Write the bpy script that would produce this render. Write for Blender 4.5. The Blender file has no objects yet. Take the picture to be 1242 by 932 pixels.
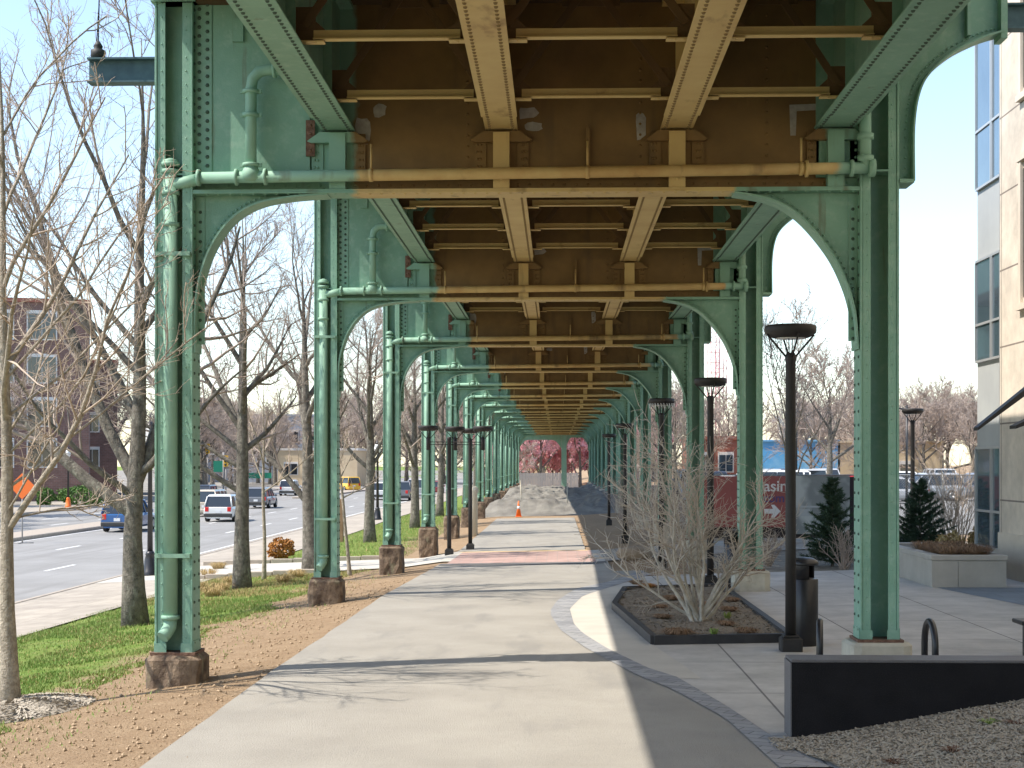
import bpy, math, random
from mathutils import Vector, Matrix, noise as mnoise
PI = math.pi
R = math.radians
sc = bpy.context.scene
COL = sc.collection
rng = random.Random(7)

# ------------------------------------------------------------------ camera
EYE = 2.3
FPX = 1850.0
YAW = math.atan(55.0 / FPX)
cam_d = bpy.data.cameras.new('camera')
cam = bpy.data.objects.new('camera', cam_d)
COL.objects.link(cam)
cam.location = (0, 0, EYE)
cam.rotation_euler = (PI / 2, 0, YAW)
cam_d.sensor_width = 36
cam_d.lens = FPX / 1242 * 36
cam_d.shift_y = 96 / 1242
cam_d.clip_start = 0.1
cam_d.clip_end = 5000
sc.camera = cam
_c, _s = math.cos(YAW), math.sin(YAW)


# ------------------------------------------------------------------ terrain
YK = [-40, 17, 28, 39, 50, 72, 100, 160, 1500]
XK = [-900, -36.3, -36.15, -13.15, -13.0, -9.6, -4.3, -3.2, 1, 3, 7, 900]
_T = {
    -900: [-1.15] * 9, -36.3: [-1.06] * 9, -36.15: [-1.2] * 9, -13.15: [-1.2] * 9, -13.0: [-1.08] * 9,
    -9.6: [-.78, -.78, -.82, -.88, -.95, -.95, -.95, -.95, -.95],
    -4.3: [-.14, -.14, -.28, -.53, -.77, -.72, -.76, -.76, -.8],
    -3.2: [-.03, -.03, -.13, -.40, -.56, -.62, -.65, -.7, -.8],
    1: [0, 0, -.08, -.34, -.48, -.55, -.6, -.7, -.8],
    3: [0, 0, -.04, -.18, -.35, -.4, -.5, -.6, -.8],
    7: [0, 0, -.0, -.0, -.0, -.0, 0, 0, 0], 900: [0] * 9}


def _loc(v, K):
    if v <= K[0]: return 0, 0.0
    for i in range(len(K) - 1):
        if v <= K[i + 1]:
            return i, (v - K[i]) / (K[i + 1] - K[i])
    return len(K) - 2, 1.0


def gz(x, y):
    i, u = _loc(x, XK); j, v = _loc(y, YK)
    a, b = _T[XK[i]], _T[XK[i + 1]]
    return (a[j] * (1 - v) + a[j + 1] * v) * (1 - u) + (b[j] * (1 - v) + b[j + 1] * v) * u


def G(px, py, dz=0.0):
    """ground point seen at a photo pixel"""
    u = (px - 621) / FPX; v = (562 - py) / FPX
    z = 0.0
    for _ in range(25):
        t = (z + dz - EYE) / v
        x = t * (-_s + u * _c); y = t * (_c + u * _s)
        z = z * .4 + gz(x, y) * .6
    return x, y


def AT(px, py, Y):
    u = (px - 621) / FPX; v = (562 - py) / FPX
    t = Y / (_c + u * _s)
    return t * (-_s + u * _c), Y, EYE + v * t


# ------------------------------------------------------------------ materials
def mat(name, col, col2=None, scale=3.0, rough=.7, bump=0.0, bscale=60.0, speck=None, sscale=150.0, samt=.5,
        rust=None, rscale=(3, 3, .6), ramt=.55, metallic=0.0, detail=6, lo=.35, hi=.65, spec=.5, trans=0.0, bdist=.02, coat=0):
    m = bpy.data.materials.new(name); m.use_nodes = True
    nt = m.node_tree; N = nt.nodes; L = nt.links
    b = N['Principled BSDF']
    b.inputs['Roughness'].default_value = rough
    b.inputs['Metallic'].default_value = metallic
    b.inputs['Specular IOR Level'].default_value = spec
    if coat: b.inputs['Coat Weight'].default_value = coat
    g = N.new('ShaderNodeNewGeometry')
    cur = None

    def noise(s, det=6, vec=None):
        n = N.new('ShaderNodeTexNoise'); n.inputs['Scale'].default_value = s; n.inputs['Detail'].default_value = det
        n.inputs['Roughness'].default_value = .6
        L.new(vec or g.outputs['Position'], n.inputs['Vector'])
        return n.outputs['Fac']

    def ramp(f, a, bb):
        r = N.new('ShaderNodeMapRange'); r.inputs['From Min'].default_value = a; r.inputs['From Max'].default_value = bb
        L.new(f, r.inputs['Value']); return r.outputs['Result']

    def mix(f, a, bb):
        x = N.new('ShaderNodeMix'); x.data_type = 'RGBA'
        if isinstance(f, (int, float)): x.inputs['Factor'].default_value = f
        else: L.new(f, x.inputs['Factor'])
        for k, v in ((6, a), (7, bb)):
            if isinstance(v, tuple): x.inputs[k].default_value = (*v[:3], 1)
            else: L.new(v, x.inputs[k])
        return x.outputs[2]
    m['_'] = 1
    cur = tuple(col)
    if col2: cur = mix(ramp(noise(scale, detail), lo, hi), cur, tuple(col2))
    if speck: cur = mix(ramp(noise(sscale, 3), .5, .5 + .3 / max(samt, .01) * .5), cur, tuple(speck))
    if rust:
        vm = N.new('ShaderNodeVectorMath'); vm.operation = 'MULTIPLY'; vm.inputs[1].default_value = rscale
        L.new(g.outputs['Position'], vm.inputs[0])
        cur = mix(ramp(noise(1.0, 8, vm.outputs[0]), ramt, ramt + .16), cur, tuple(rust))
    if isinstance(cur, tuple): b.inputs['Base Color'].default_value = (*cur[:3], 1)
    else: L.new(cur, b.inputs['Base Color'])
    if bump:
        bn = N.new('ShaderNodeBump'); bn.inputs['Strength'].default_value = bump; bn.inputs['Distance'].default_value = bdist
        L.new(noise(bscale, 6), bn.inputs['Height']); L.new(bn.outputs[0], b.inputs['Normal'])
    if trans: b.inputs['Transmission Weight'].default_value = trans
    m['_'] = 0
    return m


def tools(m):
    nt = m.node_tree
    return nt.nodes, nt.links, nt.nodes['Principled BSDF']


def brick_layer(m, c1, c2, mortar, w, h, ms, off=.5, axes='XY', rot=0.0, var=None, freq=2, shift=(0, 0)):
    """replace base colour by a brick/slab pattern laid in world metres"""
    N, L, b = tools(m)
    g = N.new('ShaderNodeNewGeometry')
    sp = N.new('ShaderNodeSeparateXYZ'); L.new(g.outputs['Position'], sp.inputs[0])
    cb = N.new('ShaderNodeCombineXYZ')
    L.new(sp.outputs[axes[0]], cb.inputs['X']); L.new(sp.outputs[axes[1]], cb.inputs['Y'])
    mp = N.new('ShaderNodeMapping'); mp.inputs['Rotation'].default_value = (0, 0, rot); mp.inputs['Location'].default_value = (shift[0], shift[1], 0)
    L.new(cb.outputs[0], mp.inputs['Vector'])
    t = N.new('ShaderNodeTexBrick'); t.offset = off; t.offset_frequency = freq
    t.inputs['Scale'].default_value = 1; t.inputs['Brick Width'].default_value = w; t.inputs['Row Height'].default_value = h
    t.inputs['Mortar Size'].default_value = ms; t.inputs['Mortar Smooth'].default_value = .1
    L.new(mp.outputs[0], t.inputs['Vector'])
    t.inputs['Color1'].default_value = (*c1, 1); t.inputs['Color2'].default_value = (*c2, 1); t.inputs['Mortar'].default_value = (*mortar, 1)
    n = N.new('ShaderNodeTexNoise'); n.inputs['Scale'].default_value = 1.3; n.inputs['Detail'].default_value = 10; n.inputs['Roughness'].default_value = .7
    L.new(g.outputs['Position'], n.inputs['Vector'])
    r = N.new('ShaderNodeMapRange'); r.inputs['From Min'].default_value = .3; r.inputs['From Max'].default_value = .7
    r.inputs['To Min'].default_value = .72; r.inputs['To Max'].default_value = 1.18
    L.new(n.outputs['Fac'], r.inputs['Value'])
    x = N.new('ShaderNodeMix'); x.data_type = 'RGBA'; x.blend_type = 'MULTIPLY'; x.inputs['Factor'].default_value = 1
    L.new(t.outputs['Color'], x.inputs[6]); L.new(r.outputs[0], x.inputs[7])
    L.new(x.outputs[2], b.inputs['Base Color'])
    return m


GREEN = (.22, .40, .295); GREEN2 = (.18, .34, .25); GREENL = (.20, .42, .30)
OCH = (.60, .455, .19); OCH2 = (.52, .36, .145); WEB_SHADED = (.235, .14, .045); WEB_SHADED2 = (.155, .092, .03)  # girder web: same ochre darkened, weaker bounce light put into the colour, plus dirt
RUST = (.10, .045, .02)
M = {}
M['green'] = mat('green_paint', GREEN, GREEN2, 1.7, .6, .18, 60, speck=(.29, .45, .35), sscale=9, samt=.45, rust=(.13, .085, .045), rscale=(6, 6, .55), ramt=.625)
M['green_pipe'] = mat('green_pipe_paint', (.27, .45, .33), (.22, .39, .29), 4, .62, .05, 120)
M['ochre'] = mat('ochre_paint', OCH, OCH2, 1.5, .65, .15, 80, rust=(.20, .10, .03), rscale=(2.5, 1.2, 2.5), ramt=.60)
M['ochre_dark'] = mat('shaded_sooty_ochre_paint', (.15, .085, .03), (.10, .058, .022), .9, .75, .2, 60, rust=(.10, .05, .015), rscale=(1.4, 1.4, .5), ramt=.58)  # ochre darkened: shade under the deck put into the colour, besides soot
M['rivet_brown'] = mat('shadow_rivet_ochre', (.22, .15, .06), None, rough=.8)  # darker than the flange: shadow cast by the heads put into the colour
M['rivet_green'] = mat('shadow_rivet_green', (.06, .10, .075), None, rough=.8)  # same for green steel: rivet shadow painted as a dark head
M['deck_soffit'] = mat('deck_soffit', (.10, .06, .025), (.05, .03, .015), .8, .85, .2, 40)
M['patch'] = mat('grey_primer', (.42, .40, .36), (.30, .28, .24), 12, .7)
M['rust'] = mat('rusty_steel', (.10, .05, .032), (.22, .125, .085), 22, .85, .4, 60)
M['blue_steel'] = mat('blue_grey_steel', (.07, .14, .16), (.04, .09, .11), 6, .6)
M['footing'] = mat('weathered_concrete_footing', (.25, .18, .12), (.085, .055, .038), 6, .9, .9, 28, rust=(.27, .25, .16), rscale=(5, 5, 2), ramt=.57)
M['pedestal'] = mat('grey_concrete_pedestal', (.52, .49, .40), (.40, .37, .30), 4, .85, .3, 50)
M['path'] = mat('path_paving', (.345, .322, .280), (.285, .264, .228), .8, .9, .5, 70, speck=(.215, .205, .185), sscale=75, samt=.5, rust=(.235, .222, .2), rscale=(1.3, .35, 1), ramt=.54, detail=10)
M['soil'] = None
M['asphalt'] = mat('road_asphalt', (.30, .295, .285), (.25, .245, .235), .35, .9, .25, 120, speck=(.2, .195, .19), sscale=60, spec=.15, rust=(.22, .215, .205), rscale=(1.0, .05, 1), ramt=.5)
M['sidewalk'] = brick_layer(mat('sidewalk_concrete', (.5, .45, .37), rough=.9, bump=.2, bscale=120), (.40, .35, .285), (.355, .31, .255), (.26, .23, .19), 3.4, 1.8, .012, 0, rot=PI / 2)
M['plaza'] = brick_layer(mat('plaza_concrete', (.5, .48, .44), rough=.8, bump=.15, bscale=150), (.50, .475, .435), (.44, .42, .385), (.16, .15, .14), 1.95, 2.4, .012, 0, shift=(-2.05 + 1.95, -12.9))
M['pale_concrete'] = mat('pale_concrete', (.52, .485, .42), (.45, .42, .365), 1.5, .85, .15, 150)
M['paver'] = brick_layer(mat('grey_pavers', (.3, .3, .3), rough=.8, bump=.3, bscale=90), (.36, .36, .36), (.24, .245, .26), (.13, .13, .13), .30, .15, .006, .5, rot=.5)
M['brick_paving'] = brick_layer(mat('pink_brick_paving', (.5, .3, .25), rough=.9, bump=.3, bscale=90), (.47, .31, .265), (.41, .265, .225), (.33, .27, .24), .6, .3, .015, .5)
M['bluestone'] = brick_layer(mat('bluestone', (.2, .22, .25), rough=.5, bump=.1, bscale=90), (.15, .19, .24), (.12, .16, .2), (.06, .07, .08), .9, .6, .008, .5)
M['yellow'] = mat('yellow_strip', (.75, .55, .25), (.6, .42, .2), 5, .8)
M['dark_asphalt'] = mat('dark_asphalt_patch', (.15, .145, .14), (.11, .108, .105), 2, .9, .3, 90)
M['far_lot'] = mat('far_paved_lot', (.30, .28, .25), (.22, .205, .18), .08, .95, spec=.1)
M['kerb'] = mat('granite_kerb', (.42, .36, .29), (.33, .28, .23), 6, .85, .3, 80)
M['white_line'] = mat('road_paint_white', (.78, .77, .74), (.6, .6, .58), 3, .8)
M['gravel'] = mat('grey_gravel', (.25, .235, .20), (.14, .128, .11), .9, .95, 1.0, 9, speck=(.18, .17, .16), sscale=60, bdist=.06)
M['wall_black'] = mat('black_granite_wall', (.017, .016, .018), (.012, .0115, .013), 4, .85, .15, 200, speck=(.035, .034, .036), sscale=120, spec=.12)
M['wall_top'] = mat('grey_granite_cap', (.11, .105, .11), (.085, .08, .085), 6, .6, .1, 200, speck=(.2, .2, .2), sscale=250)
M['black'] = mat('black_metal', (.014, .014, .017), (.02, .02, .022), 8, .38, .02, 90)
M['lamp_brown'] = mat('bronze_black_metal', (.016, .014, .013), (.022, .019, .018), 8, .6, .02, 90)
M['lamp_glass'] = mat('lamp_white_glass', (.75, .75, .72), None, rough=.25)
M['edging'] = mat('black_steel_edging', (.025, .024, .026), (.04, .038, .04), 5, .6)
M['bark'] = mat('grey_bark', (.215, .19, .155), (.085, .075, .06), 9, .95, 1.0, 35, rust=(.30, .29, .23), rscale=(11, 11, 5), ramt=.55, bdist=.03)
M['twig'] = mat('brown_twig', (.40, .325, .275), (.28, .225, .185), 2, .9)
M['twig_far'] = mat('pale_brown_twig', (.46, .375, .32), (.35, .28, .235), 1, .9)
M['bark_pale'] = mat('pale_bark', (.48, .41, .32), (.27, .225, .17), 16, .9, 1.0, 45, rust=(.24, .20, .15), rscale=(22, 22, 5), ramt=.52, bdist=.03)
M['twig_pale'] = mat('pale_twig', (.50, .40, .31), (.38, .30, .24), 3, .85)
M['bark_white'] = mat('silver_bark', (.56, .52, .45), (.36, .33, .28), 11, .85, .4, 60)
M['twig_silver'] = mat('silver_twig', (.56, .50, .43), (.45, .39, .33), 4, .85)
M['pink'] = mat('pink_blossom', (.88, .58, .62), (.82, .48, .54), 1.2, .8)
for k_ in ('pink',):
    N_, L_, b_ = tools(M[k_]); tr_ = N_.new('ShaderNodeBsdfTranslucent'); mx_ = N_.new('ShaderNodeMixShader'); mx_.inputs[0].default_value = .5
    tr_.inputs['Color'].default_value = (.88, .56, .60, 1)
    L_.new(b_.outputs[0], mx_.inputs[1]); L_.new(tr_.outputs[0], mx_.inputs[2]); L_.new(mx_.outputs[0], N_['Material Output'].inputs['Surface'])
M['needle'] = mat('dark_needles', (.025, .06, .032), (.05, .09, .045), 6, .7)
M['hedge'] = mat('hedge_leaves', (.05, .13, .02), (.10, .19, .03), 2, .7)
M['orange_leaf'] = mat('rusty_orange_leaves', (.42, .19, .03), (.30, .11, .02), 6, .7)
M['tuft'] = mat('dry_tuft', (.30, .19, .115), (.20, .13, .08), 9, .9)
M['dry_grass'] = mat('dry_grass_blade', (.50, .36, .17), (.36, .26, .11), 4, .85)
M['grass'] = mat('grass_blade', (.17, .275, .05), (.26, .30, .085), 1.2, .75, lo=.4, hi=.7)
M['chip'] = mat('wood_chip', (.47, .42, .34), (.30, .255, .20), 28, .95, lo=.3, hi=.7)
M['chip_base'] = mat('chip_bed', (.36, .32, .26), (.25, .215, .17), 14, .95, .9, 60)
M['bed_chip'] = mat('bed_chip', (.30, .25, .19), (.17, .14, .105), 22, .95)
M['clod'] = mat('soil_clod', (.40, .295, .19), (.30, .21, .13), 9, .95)
M['bed'] = mat('planter_soil', (.24, .205, .16), (.14, .12, .09), 5, .95, .8, 50)
M['stone'] = brick_layer(mat('limestone_panels', (.6, .53, .44), rough=.85, bump=.1, bscale=150), (.66, .575, .475), (.62, .54, .445), (.22, .18, .15), 2.4, 1.55, .018, .0, axes='YZ')
M['stone_plain'] = mat('limestone_plain', (.64, .56, .46), (.58, .50, .41), 3, .85, .1, 100)
M['spandrel'] = mat('grey_spandrel', (.44, .45, .44), (.38, .39, .39), 1, .5)
M['metal_trim'] = mat('pale_metal_trim', (.5, .5, .5), None, rough=.35, metallic=.4)
M['glass'] = mat('blue_window_glass', (.22, .30, .36), (.16, .23, .29), .6, .05, metallic=.65, spec=1.0)
M['dark_glass'] = mat('dark_window_glass', (.025, .03, .035), None, rough=.06, spec=1.0)
M['planter_conc'] = mat('planter_concrete', (.46, .435, .39), (.40, .375, .335), 3, .85, .15, 120)
M['brick'] = brick_layer(mat('dark_red_brick', (.2, .09, .07), rough=.9), (.22, .12, .10), (.17, .095, .08), (.22, .18, .16), .4, .16, .012, .5, axes='XZ')
M['white_trim'] = mat('white_trim', (.7, .68, .64), (.6, .58, .55), 2, .7)
M['tan_wall'] = mat('tan_stucco', (.62, .50, .33), (.55, .43, .28), .4, .9)
M['grey_wall'] = mat('blue_grey_siding', (.30, .33, .38), (.25, .28, .33), .5, .8)
M['pale_wall'] = mat('pale_wall', (.66, .63, .58), (.58, .55, .5), .5, .8)
M['red_wall'] = mat('red_brick_far', (.34, .13, .09), (.28, .1, .07), .5, .9)
M['blue_wall'] = mat('bright_blue_wall', (.10, .36, .66), (.30, .55, .75), .5, .6, lo=.45, hi=.75)
M['wood'] = mat('wooden_post', (.30, .19, .11), (.22, .13, .07), 6, .9, .3, 40)
M['stake'] = mat('pale_stake', (.5, .45, .36), None, rough=.9)
M['orange'] = mat('safety_orange', (.80, .16, .02), None, rough=.5)
M['white'] = mat('white_band', (.8, .8, .8), None, rough=.4)
M['red_banner'] = mat('red_banner', (.34, .095, .08), (.29, .08, .07), 1.5, .6)
M['grey_banner'] = mat('grey_banner_photo', (.46, .47, .44), (.22, .23, .22), .9, .6, lo=.42, hi=.55, detail=3)
M['ink_white'] = mat('banner_ink_white', (.72, .68, .66), None, rough=.6)
M['ink_blue'] = mat('banner_ink_blue', (.10, .06, .16), None, rough=.6)
M['galv'] = mat('galvanised_wire', (.32, .33, .33), (.24, .25, .25), 9, .5, metallic=.5)
M['screen'] = mat('dark_fence_screen', (.05, .035, .035), (.03, .025, .025), 1.4, .9)
M['sign_green'] = mat('highway_sign_green', (.01, .22, .13), None, rough=.5)
M['sig_yellow'] = mat('signal_yellow', (.75, .42, .03), None, rough=.5)
M['stop_red'] = mat('stop_sign_red', (.50, .02, .02), None, rough=.5)
M['grey_pole'] = mat('grey_pole', (.30, .29, .28), None, rough=.6)
M['crane'] = mat('pale_red_lattice', (.62, .30, .31), None, rough=.6)
M['rock'] = mat('tan_boulder', (.36, .28, .20), (.26, .2, .14), 4, .9, .5, 20)
M['rubber'] = mat('tyre_rubber', (.02, .02, .02), None, rough=.8)
M['rim'] = mat('alloy_rim', (.42, .42, .43), None, rough=.35, metallic=.8)
M['car_glass'] = mat('car_glass', (.025, .03, .035), None, rough=.08, spec=.9)
M['tail'] = mat('tail_light_red', (.55, .015, .015), None, rough=.25)
M['head'] = mat('head_light', (.7, .7, .7), None, rough=.15)
M['plate'] = mat('number_plate', (.7, .7, .7), None, rough=.5)
M['plastic'] = mat('black_plastic', (.03, .03, .03), None, rough=.6)
CARCOL = {k: mat('car_paint_' + k, v, None, rough=.3, coat=.6) for k, v in dict(
    blue=(.02, .10, .28), white=(.72, .72, .70), silver=(.42, .43, .44), grey=(.16, .17, .19), black=(.03, .03, .035),
    beige=(.5, .44, .36), red=(.42, .03, .03), dark_red=(.22, .03, .03), navy=(.03, .05, .12), yellow=(.72, .42, .03)).items()}


def axis_mix_mat(name, inner, outer, x0, x1):
    """two paints meeting on the girder: outer coat beyond x0 / x1 (a real paint line), inner coat between"""
    m = bpy.data.materials.new(name); m.use_nodes = True
    N, L, b = tools(m)
    b.inputs['Roughness'].default_value = .65
    g = N.new('ShaderNodeNewGeometry')
    sp = N.new('ShaderNodeSeparateXYZ'); L.new(g.outputs['Position'], sp.inputs[0])
    n = N.new('ShaderNodeTexNoise'); n.inputs['Scale'].default_value = 1.6; n.inputs['Detail'].default_value = 8; n.inputs['Roughness'].default_value = .65
    L.new(g.outputs['Position'], n.inputs['Vector'])

    def rp(v, a, c):
        r = N.new('ShaderNodeMapRange'); r.inputs['From Min'].default_value = a; r.inputs['From Max'].default_value = c
        L.new(v, r.inputs['Value']); return r.outputs[0]

    def mx(f, a, c):
        x = N.new('ShaderNodeMix'); x.data_type = 'RGBA'; L.new(f, x.inputs['Factor'])
        for k, v in ((6, a), (7, c)):
            if isinstance(v, tuple): x.inputs[k].default_value = (*v, 1)
            else: L.new(v, x.inputs[k])
        return x.outputs[2]
    nf = rp(n.outputs['Fac'], .32, .68)
    ci = mx(nf, inner[0], inner[1]); co = mx(nf, outer[0], outer[1])
    # fine grime
    vm = N.new('ShaderNodeVectorMath'); vm.operation = 'MULTIPLY'; vm.inputs[1].default_value = (4, 4, .6)
    L.new(g.outputs['Position'], vm.inputs[0])
    n2 = N.new('ShaderNodeTexNoise'); n2.inputs['Scale'].default_value = 1; n2.inputs['Detail'].default_value = 9
    L.new(vm.outputs[0], n2.inputs['Vector'])
    n3 = N.new('ShaderNodeTexNoise'); n3.inputs['Scale'].default_value = 5; n3.inputs['Detail'].default_value = 8
    L.new(g.outputs['Position'], n3.inputs['Vector'])
    jx = N.new('ShaderNodeMath'); jx.operation = 'MULTIPLY_ADD'; L.new(n3.outputs['Fac'], jx.inputs[0]); jx.inputs[1].default_value = .22; L.new(sp.outputs['X'], jx.inputs[2])
    a = rp(jx.outputs[0], x0 + .14, x0 + .07); c = rp(jx.outputs[0], x1 + .08, x1 + .15)
    ad = N.new('ShaderNodeMath'); ad.operation = 'ADD'; ad.use_clamp = True; L.new(a, ad.inputs[0]); L.new(c, ad.inputs[1])
    col = mx(ad.outputs[0], ci, co)
    col = mx(rp(n2.outputs['Fac'], .58, .8), col, (.11, .07, .03))
    L.new(col, b.inputs['Base Color'])
    bp = N.new('ShaderNodeBump'); bp.inputs['Strength'].default_value = .12; bp.inputs['Distance'].default_value = .02
    L.new(n2.outputs['Fac'], bp.inputs['Height']); L.new(bp.outputs[0], b.inputs['Normal'])
    return m


M['girder'] = axis_mix_mat('girder_paint', (WEB_SHADED, WEB_SHADED2), (GREEN, GREEN2), -2.26, 3.0)
M['girder_flange'] = axis_mix_mat('girder_flange_paint', (OCH, OCH2), (GREEN, GREEN2), -2.26, 1.95)
M['pipe'] = axis_mix_mat('drain_pipe_paint', (OCH, (.46, .28, .10)), ((.27, .45, .33), (.22, .40, .30)), -2.2, 3.05)


def ground_mat():
    m = bpy.data.materials.new('lawn_and_soil'); m.use_nodes = True
    N, L, b = tools(m)
    b.inputs['Roughness'].default_value = .95; b.inputs['Specular IOR Level'].default_value = .15
    g = N.new('ShaderNodeNewGeometry')
    sp = N.new('ShaderNodeSeparateXYZ'); L.new(g.outputs['Position'], sp.inputs[0])

    def nz(s, d=8):
        n = N.new('ShaderNodeTexNoise'); n.inputs['Scale'].default_value = s; n.inputs['Detail'].default_value = d; n.inputs['Roughness'].default_value = .65
        L.new(g.outputs['Position'], n.inputs['Vector']); return n.outputs['Fac']

    def rp(v, a, c):
        r = N.new('ShaderNodeMapRange'); r.inputs['From Min'].default_value = a; r.inputs['From Max'].default_value = c
        L.new(v, r.inputs['Value']); return r.outputs[0]

    def mx(f, a, c):
        x = N.new('ShaderNodeMix'); x.data_type = 'RGBA'; L.new(f, x.inputs['Factor'])
        for k, v in ((6, a), (7, c)):
            if isinstance(v, tuple): x.inputs[k].default_value = (*v, 1)
            else: L.new(v, x.inputs[k])
        return x.outputs[2]
    n1 = nz(.7)
    soil = mx(rp(nz(3), .3, .7), (.40, .29, .185), (.30, .205, .125))
    soil = mx(rp(nz(45, 4), .52, .72), soil, (.22, .14, .08))
    grass = mx(rp(nz(2.2), .35, .65), (.13, .22, .035), (.22, .25, .07))
    ad = N.new('ShaderNodeMath'); ad.operation = 'MULTIPLY_ADD'; L.new(n1, ad.inputs[0]); ad.inputs[1].default_value = 2.4
    L.new(sp.outputs['X'], ad.inputs[2])
    mk = rp(ad.outputs[0], -4.45, -5.05)
    L.new(mx(mk, soil, grass), b.inputs['Base Color'])
    bp = N.new('ShaderNodeBump'); bp.inputs['Strength'].default_value = 1.0; bp.inputs['Distance'].default_value = .05
    L.new(nz(26, 7), bp.inputs['Height']); L.new(bp.outputs[0], b.inputs['Normal'])
    return m


M['soil'] = ground_mat()


# ------------------------------------------------------------------ mesh builder
class MB:
    def __init__(s):
        s.v = []; s.f = []; s.m = []; s.sm = []

    def add(s, vs, fs, mi=0, smooth=False):
        o = len(s.v); s.v.extend(vs)
        for f in fs:
            s.f.append(tuple(i + o for i in f)); s.m.append(mi); s.sm.append(smooth)

    def box(s, x0, x1, y0, y1, z0, z1, mi=0, bev=0):
        if x0 > x1: x0, x1 = x1, x0
        if y0 > y1: y0, y1 = y1, y0
        if bev:
            b = min(bev, (x1 - x0) * .45, (y1 - y0) * .45, (z1 - z0) * .45)
            vs = []
            for (sx, X, Xi) in ((0, x0, x0 + b), (1, x1, x1 - b)):
                for (sy, Yv, Yi) in ((0, y0, y0 + b), (1, y1, y1 - b)):
                    for (sz, Z, Zi) in ((0, z0, z0 + b), (1, z1, z1 - b)):
                        vs += [(X, Yi, Zi), (Xi, Yv, Zi), (Xi, Yi, Z)]
            I = lambda a, c, d, k: ((a * 2 + c) * 2 + d) * 3 + k
            fs = []
            fs += [(I(0, 0, 0, 0), I(0, 0, 1, 0), I(0, 1, 1, 0), I(0, 1, 0, 0)), (I(1, 0, 0, 0), I(1, 1, 0, 0), I(1, 1, 1, 0), I(1, 0, 1, 0))]
            fs += [(I(0, 0, 0, 1), I(1, 0, 0, 1), I(1, 0, 1, 1), I(0, 0, 1, 1)), (I(0, 1, 0, 1), I(0, 1, 1, 1), I(1, 1, 1, 1), I(1, 1, 0, 1))]
            fs += [(I(0, 0, 0, 2), I(0, 1, 0, 2), I(1, 1, 0, 2), I(1, 0, 0, 2)), (I(0, 0, 1, 2), I(1, 0, 1, 2), I(1, 1, 1, 2), I(0, 1, 1, 2))]
            for a in (0, 1):
                for c in (0, 1):
                    fs.append((I(a, c, 0, 0), I(a, c, 1, 0), I(a, c, 1, 1), I(a, c, 0, 1)))
                    fs.append((I(a, 0, c, 0), I(a, 1, c, 0), I(a, 1, c, 2), I(a, 0, c, 2)))
                    fs.append((I(0, a, c, 1), I(1, a, c, 1), I(1, a, c, 2), I(0, a, c, 2)))
            for a in (0, 1):
                for c in (0, 1):
                    for d in (0, 1):
                        fs.append((I(a, c, d, 0), I(a, c, d, 1), I(a, c, d, 2)))
            s.add(vs, fs, mi)
            return
        vs = [(x0, y0, z0), (x1, y0, z0), (x1, y1, z0), (x0, y1, z0), (x0, y0, z1), (x1, y0, z1), (x1, y1, z1), (x0, y1, z1)]
        s.add(vs, [(0, 3, 2, 1), (4, 5, 6, 7), (0, 1, 5, 4), (1, 2, 6, 5), (2, 3, 7, 6), (3, 0, 4, 7)], mi)

    def prism(s, poly, a, b, axis='y', mi=0):
        """polygon in the plane across AXIS, extruded a..b"""
        n = len(poly)
        def P(p, t):
            return (p[0], t, p[1]) if axis == 'y' else ((t, p[0], p[1]) if axis == 'x' else (p[0], p[1], t))
        vs = [P(p, a) for p in poly] + [P(p, b) for p in poly]
        fs = [tuple(range(n)), tuple(range(2 * n - 1, n - 1, -1))]
        fs += [(i, (i + 1) % n, n + (i + 1) % n, n + i) for i in range(n)]
        s.add(vs, fs, mi)

    def tube(s, pts, rad, n=8, mi=0, cap=True, smooth=True):
        pts = [Vector(p) for p in pts]
        if not isinstance(rad, (list, tuple)): rad = [rad] * len(pts)
        d0 = (pts[1] - pts[0]).normalized()
        a = Vector((0, 0, 1)) if abs(d0.z) < .9 else Vector((1, 0, 0))
        u = d0.cross(a).normalized(); w = d0.cross(u)
        vs = []
        for i, p in enumerate(pts):
            if i:
                d = (pts[min(i + 1, len(pts) - 1)] - pts[i - 1]).normalized()
                u = (u - d * u.dot(d)).normalized(); w = d.cross(u)
            for k in range(n):
                t = 2 * PI * k / n
                q = p + (u * math.cos(t) + w * math.sin(t)) * rad[i]
                vs.append((q.x, q.y, q.z))
        fs = []
        for i in range(len(pts) - 1):
            for k in range(n):
                k2 = (k + 1) % n
                fs.append((i * n + k, i * n + k2, (i + 1) * n + k2, (i + 1) * n + k))
        s.add(vs, fs, mi, smooth)
        if cap:
            o = len(s.v) - len(vs)
            s.f.append(tuple(o + k for k in range(n - 1, -1, -1))); s.m.append(mi); s.sm.append(False)
            e = o + (len(pts) - 1) * n
            s.f.append(tuple(e + k for k in range(n))); s.m.append(mi); s.sm.append(False)

    def lathe(s, prof, n=16, c=(0, 0, 0), axis='z', mi=0, smooth=True):
        vs = []
        for r, h in prof:
            for k in range(n):
                t = 2 * PI * k / n
                if axis == 'z': vs.append((c[0] + r * math.cos(t), c[1] + r * math.sin(t), c[2] + h))
                elif axis == 'x': vs.append((c[0] + h, c[1] + r * math.cos(t), c[2] + r * math.sin(t)))
                else: vs.append((c[0] + r * math.cos(t), c[1] + h, c[2] + r * math.sin(t)))
        fs = []
        for i in range(len(prof) - 1):
            for k in range(n):
                k2 = (k + 1) % n
                fs.append((i * n + k, i * n + k2, (i + 1) * n + k2, (i + 1) * n + k))
        fs.append(tuple(range(n - 1, -1, -1))); fs.append(tuple((len(prof) - 1) * n + k for k in range(n)))
        s.add(vs, fs, mi, smooth)

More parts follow.
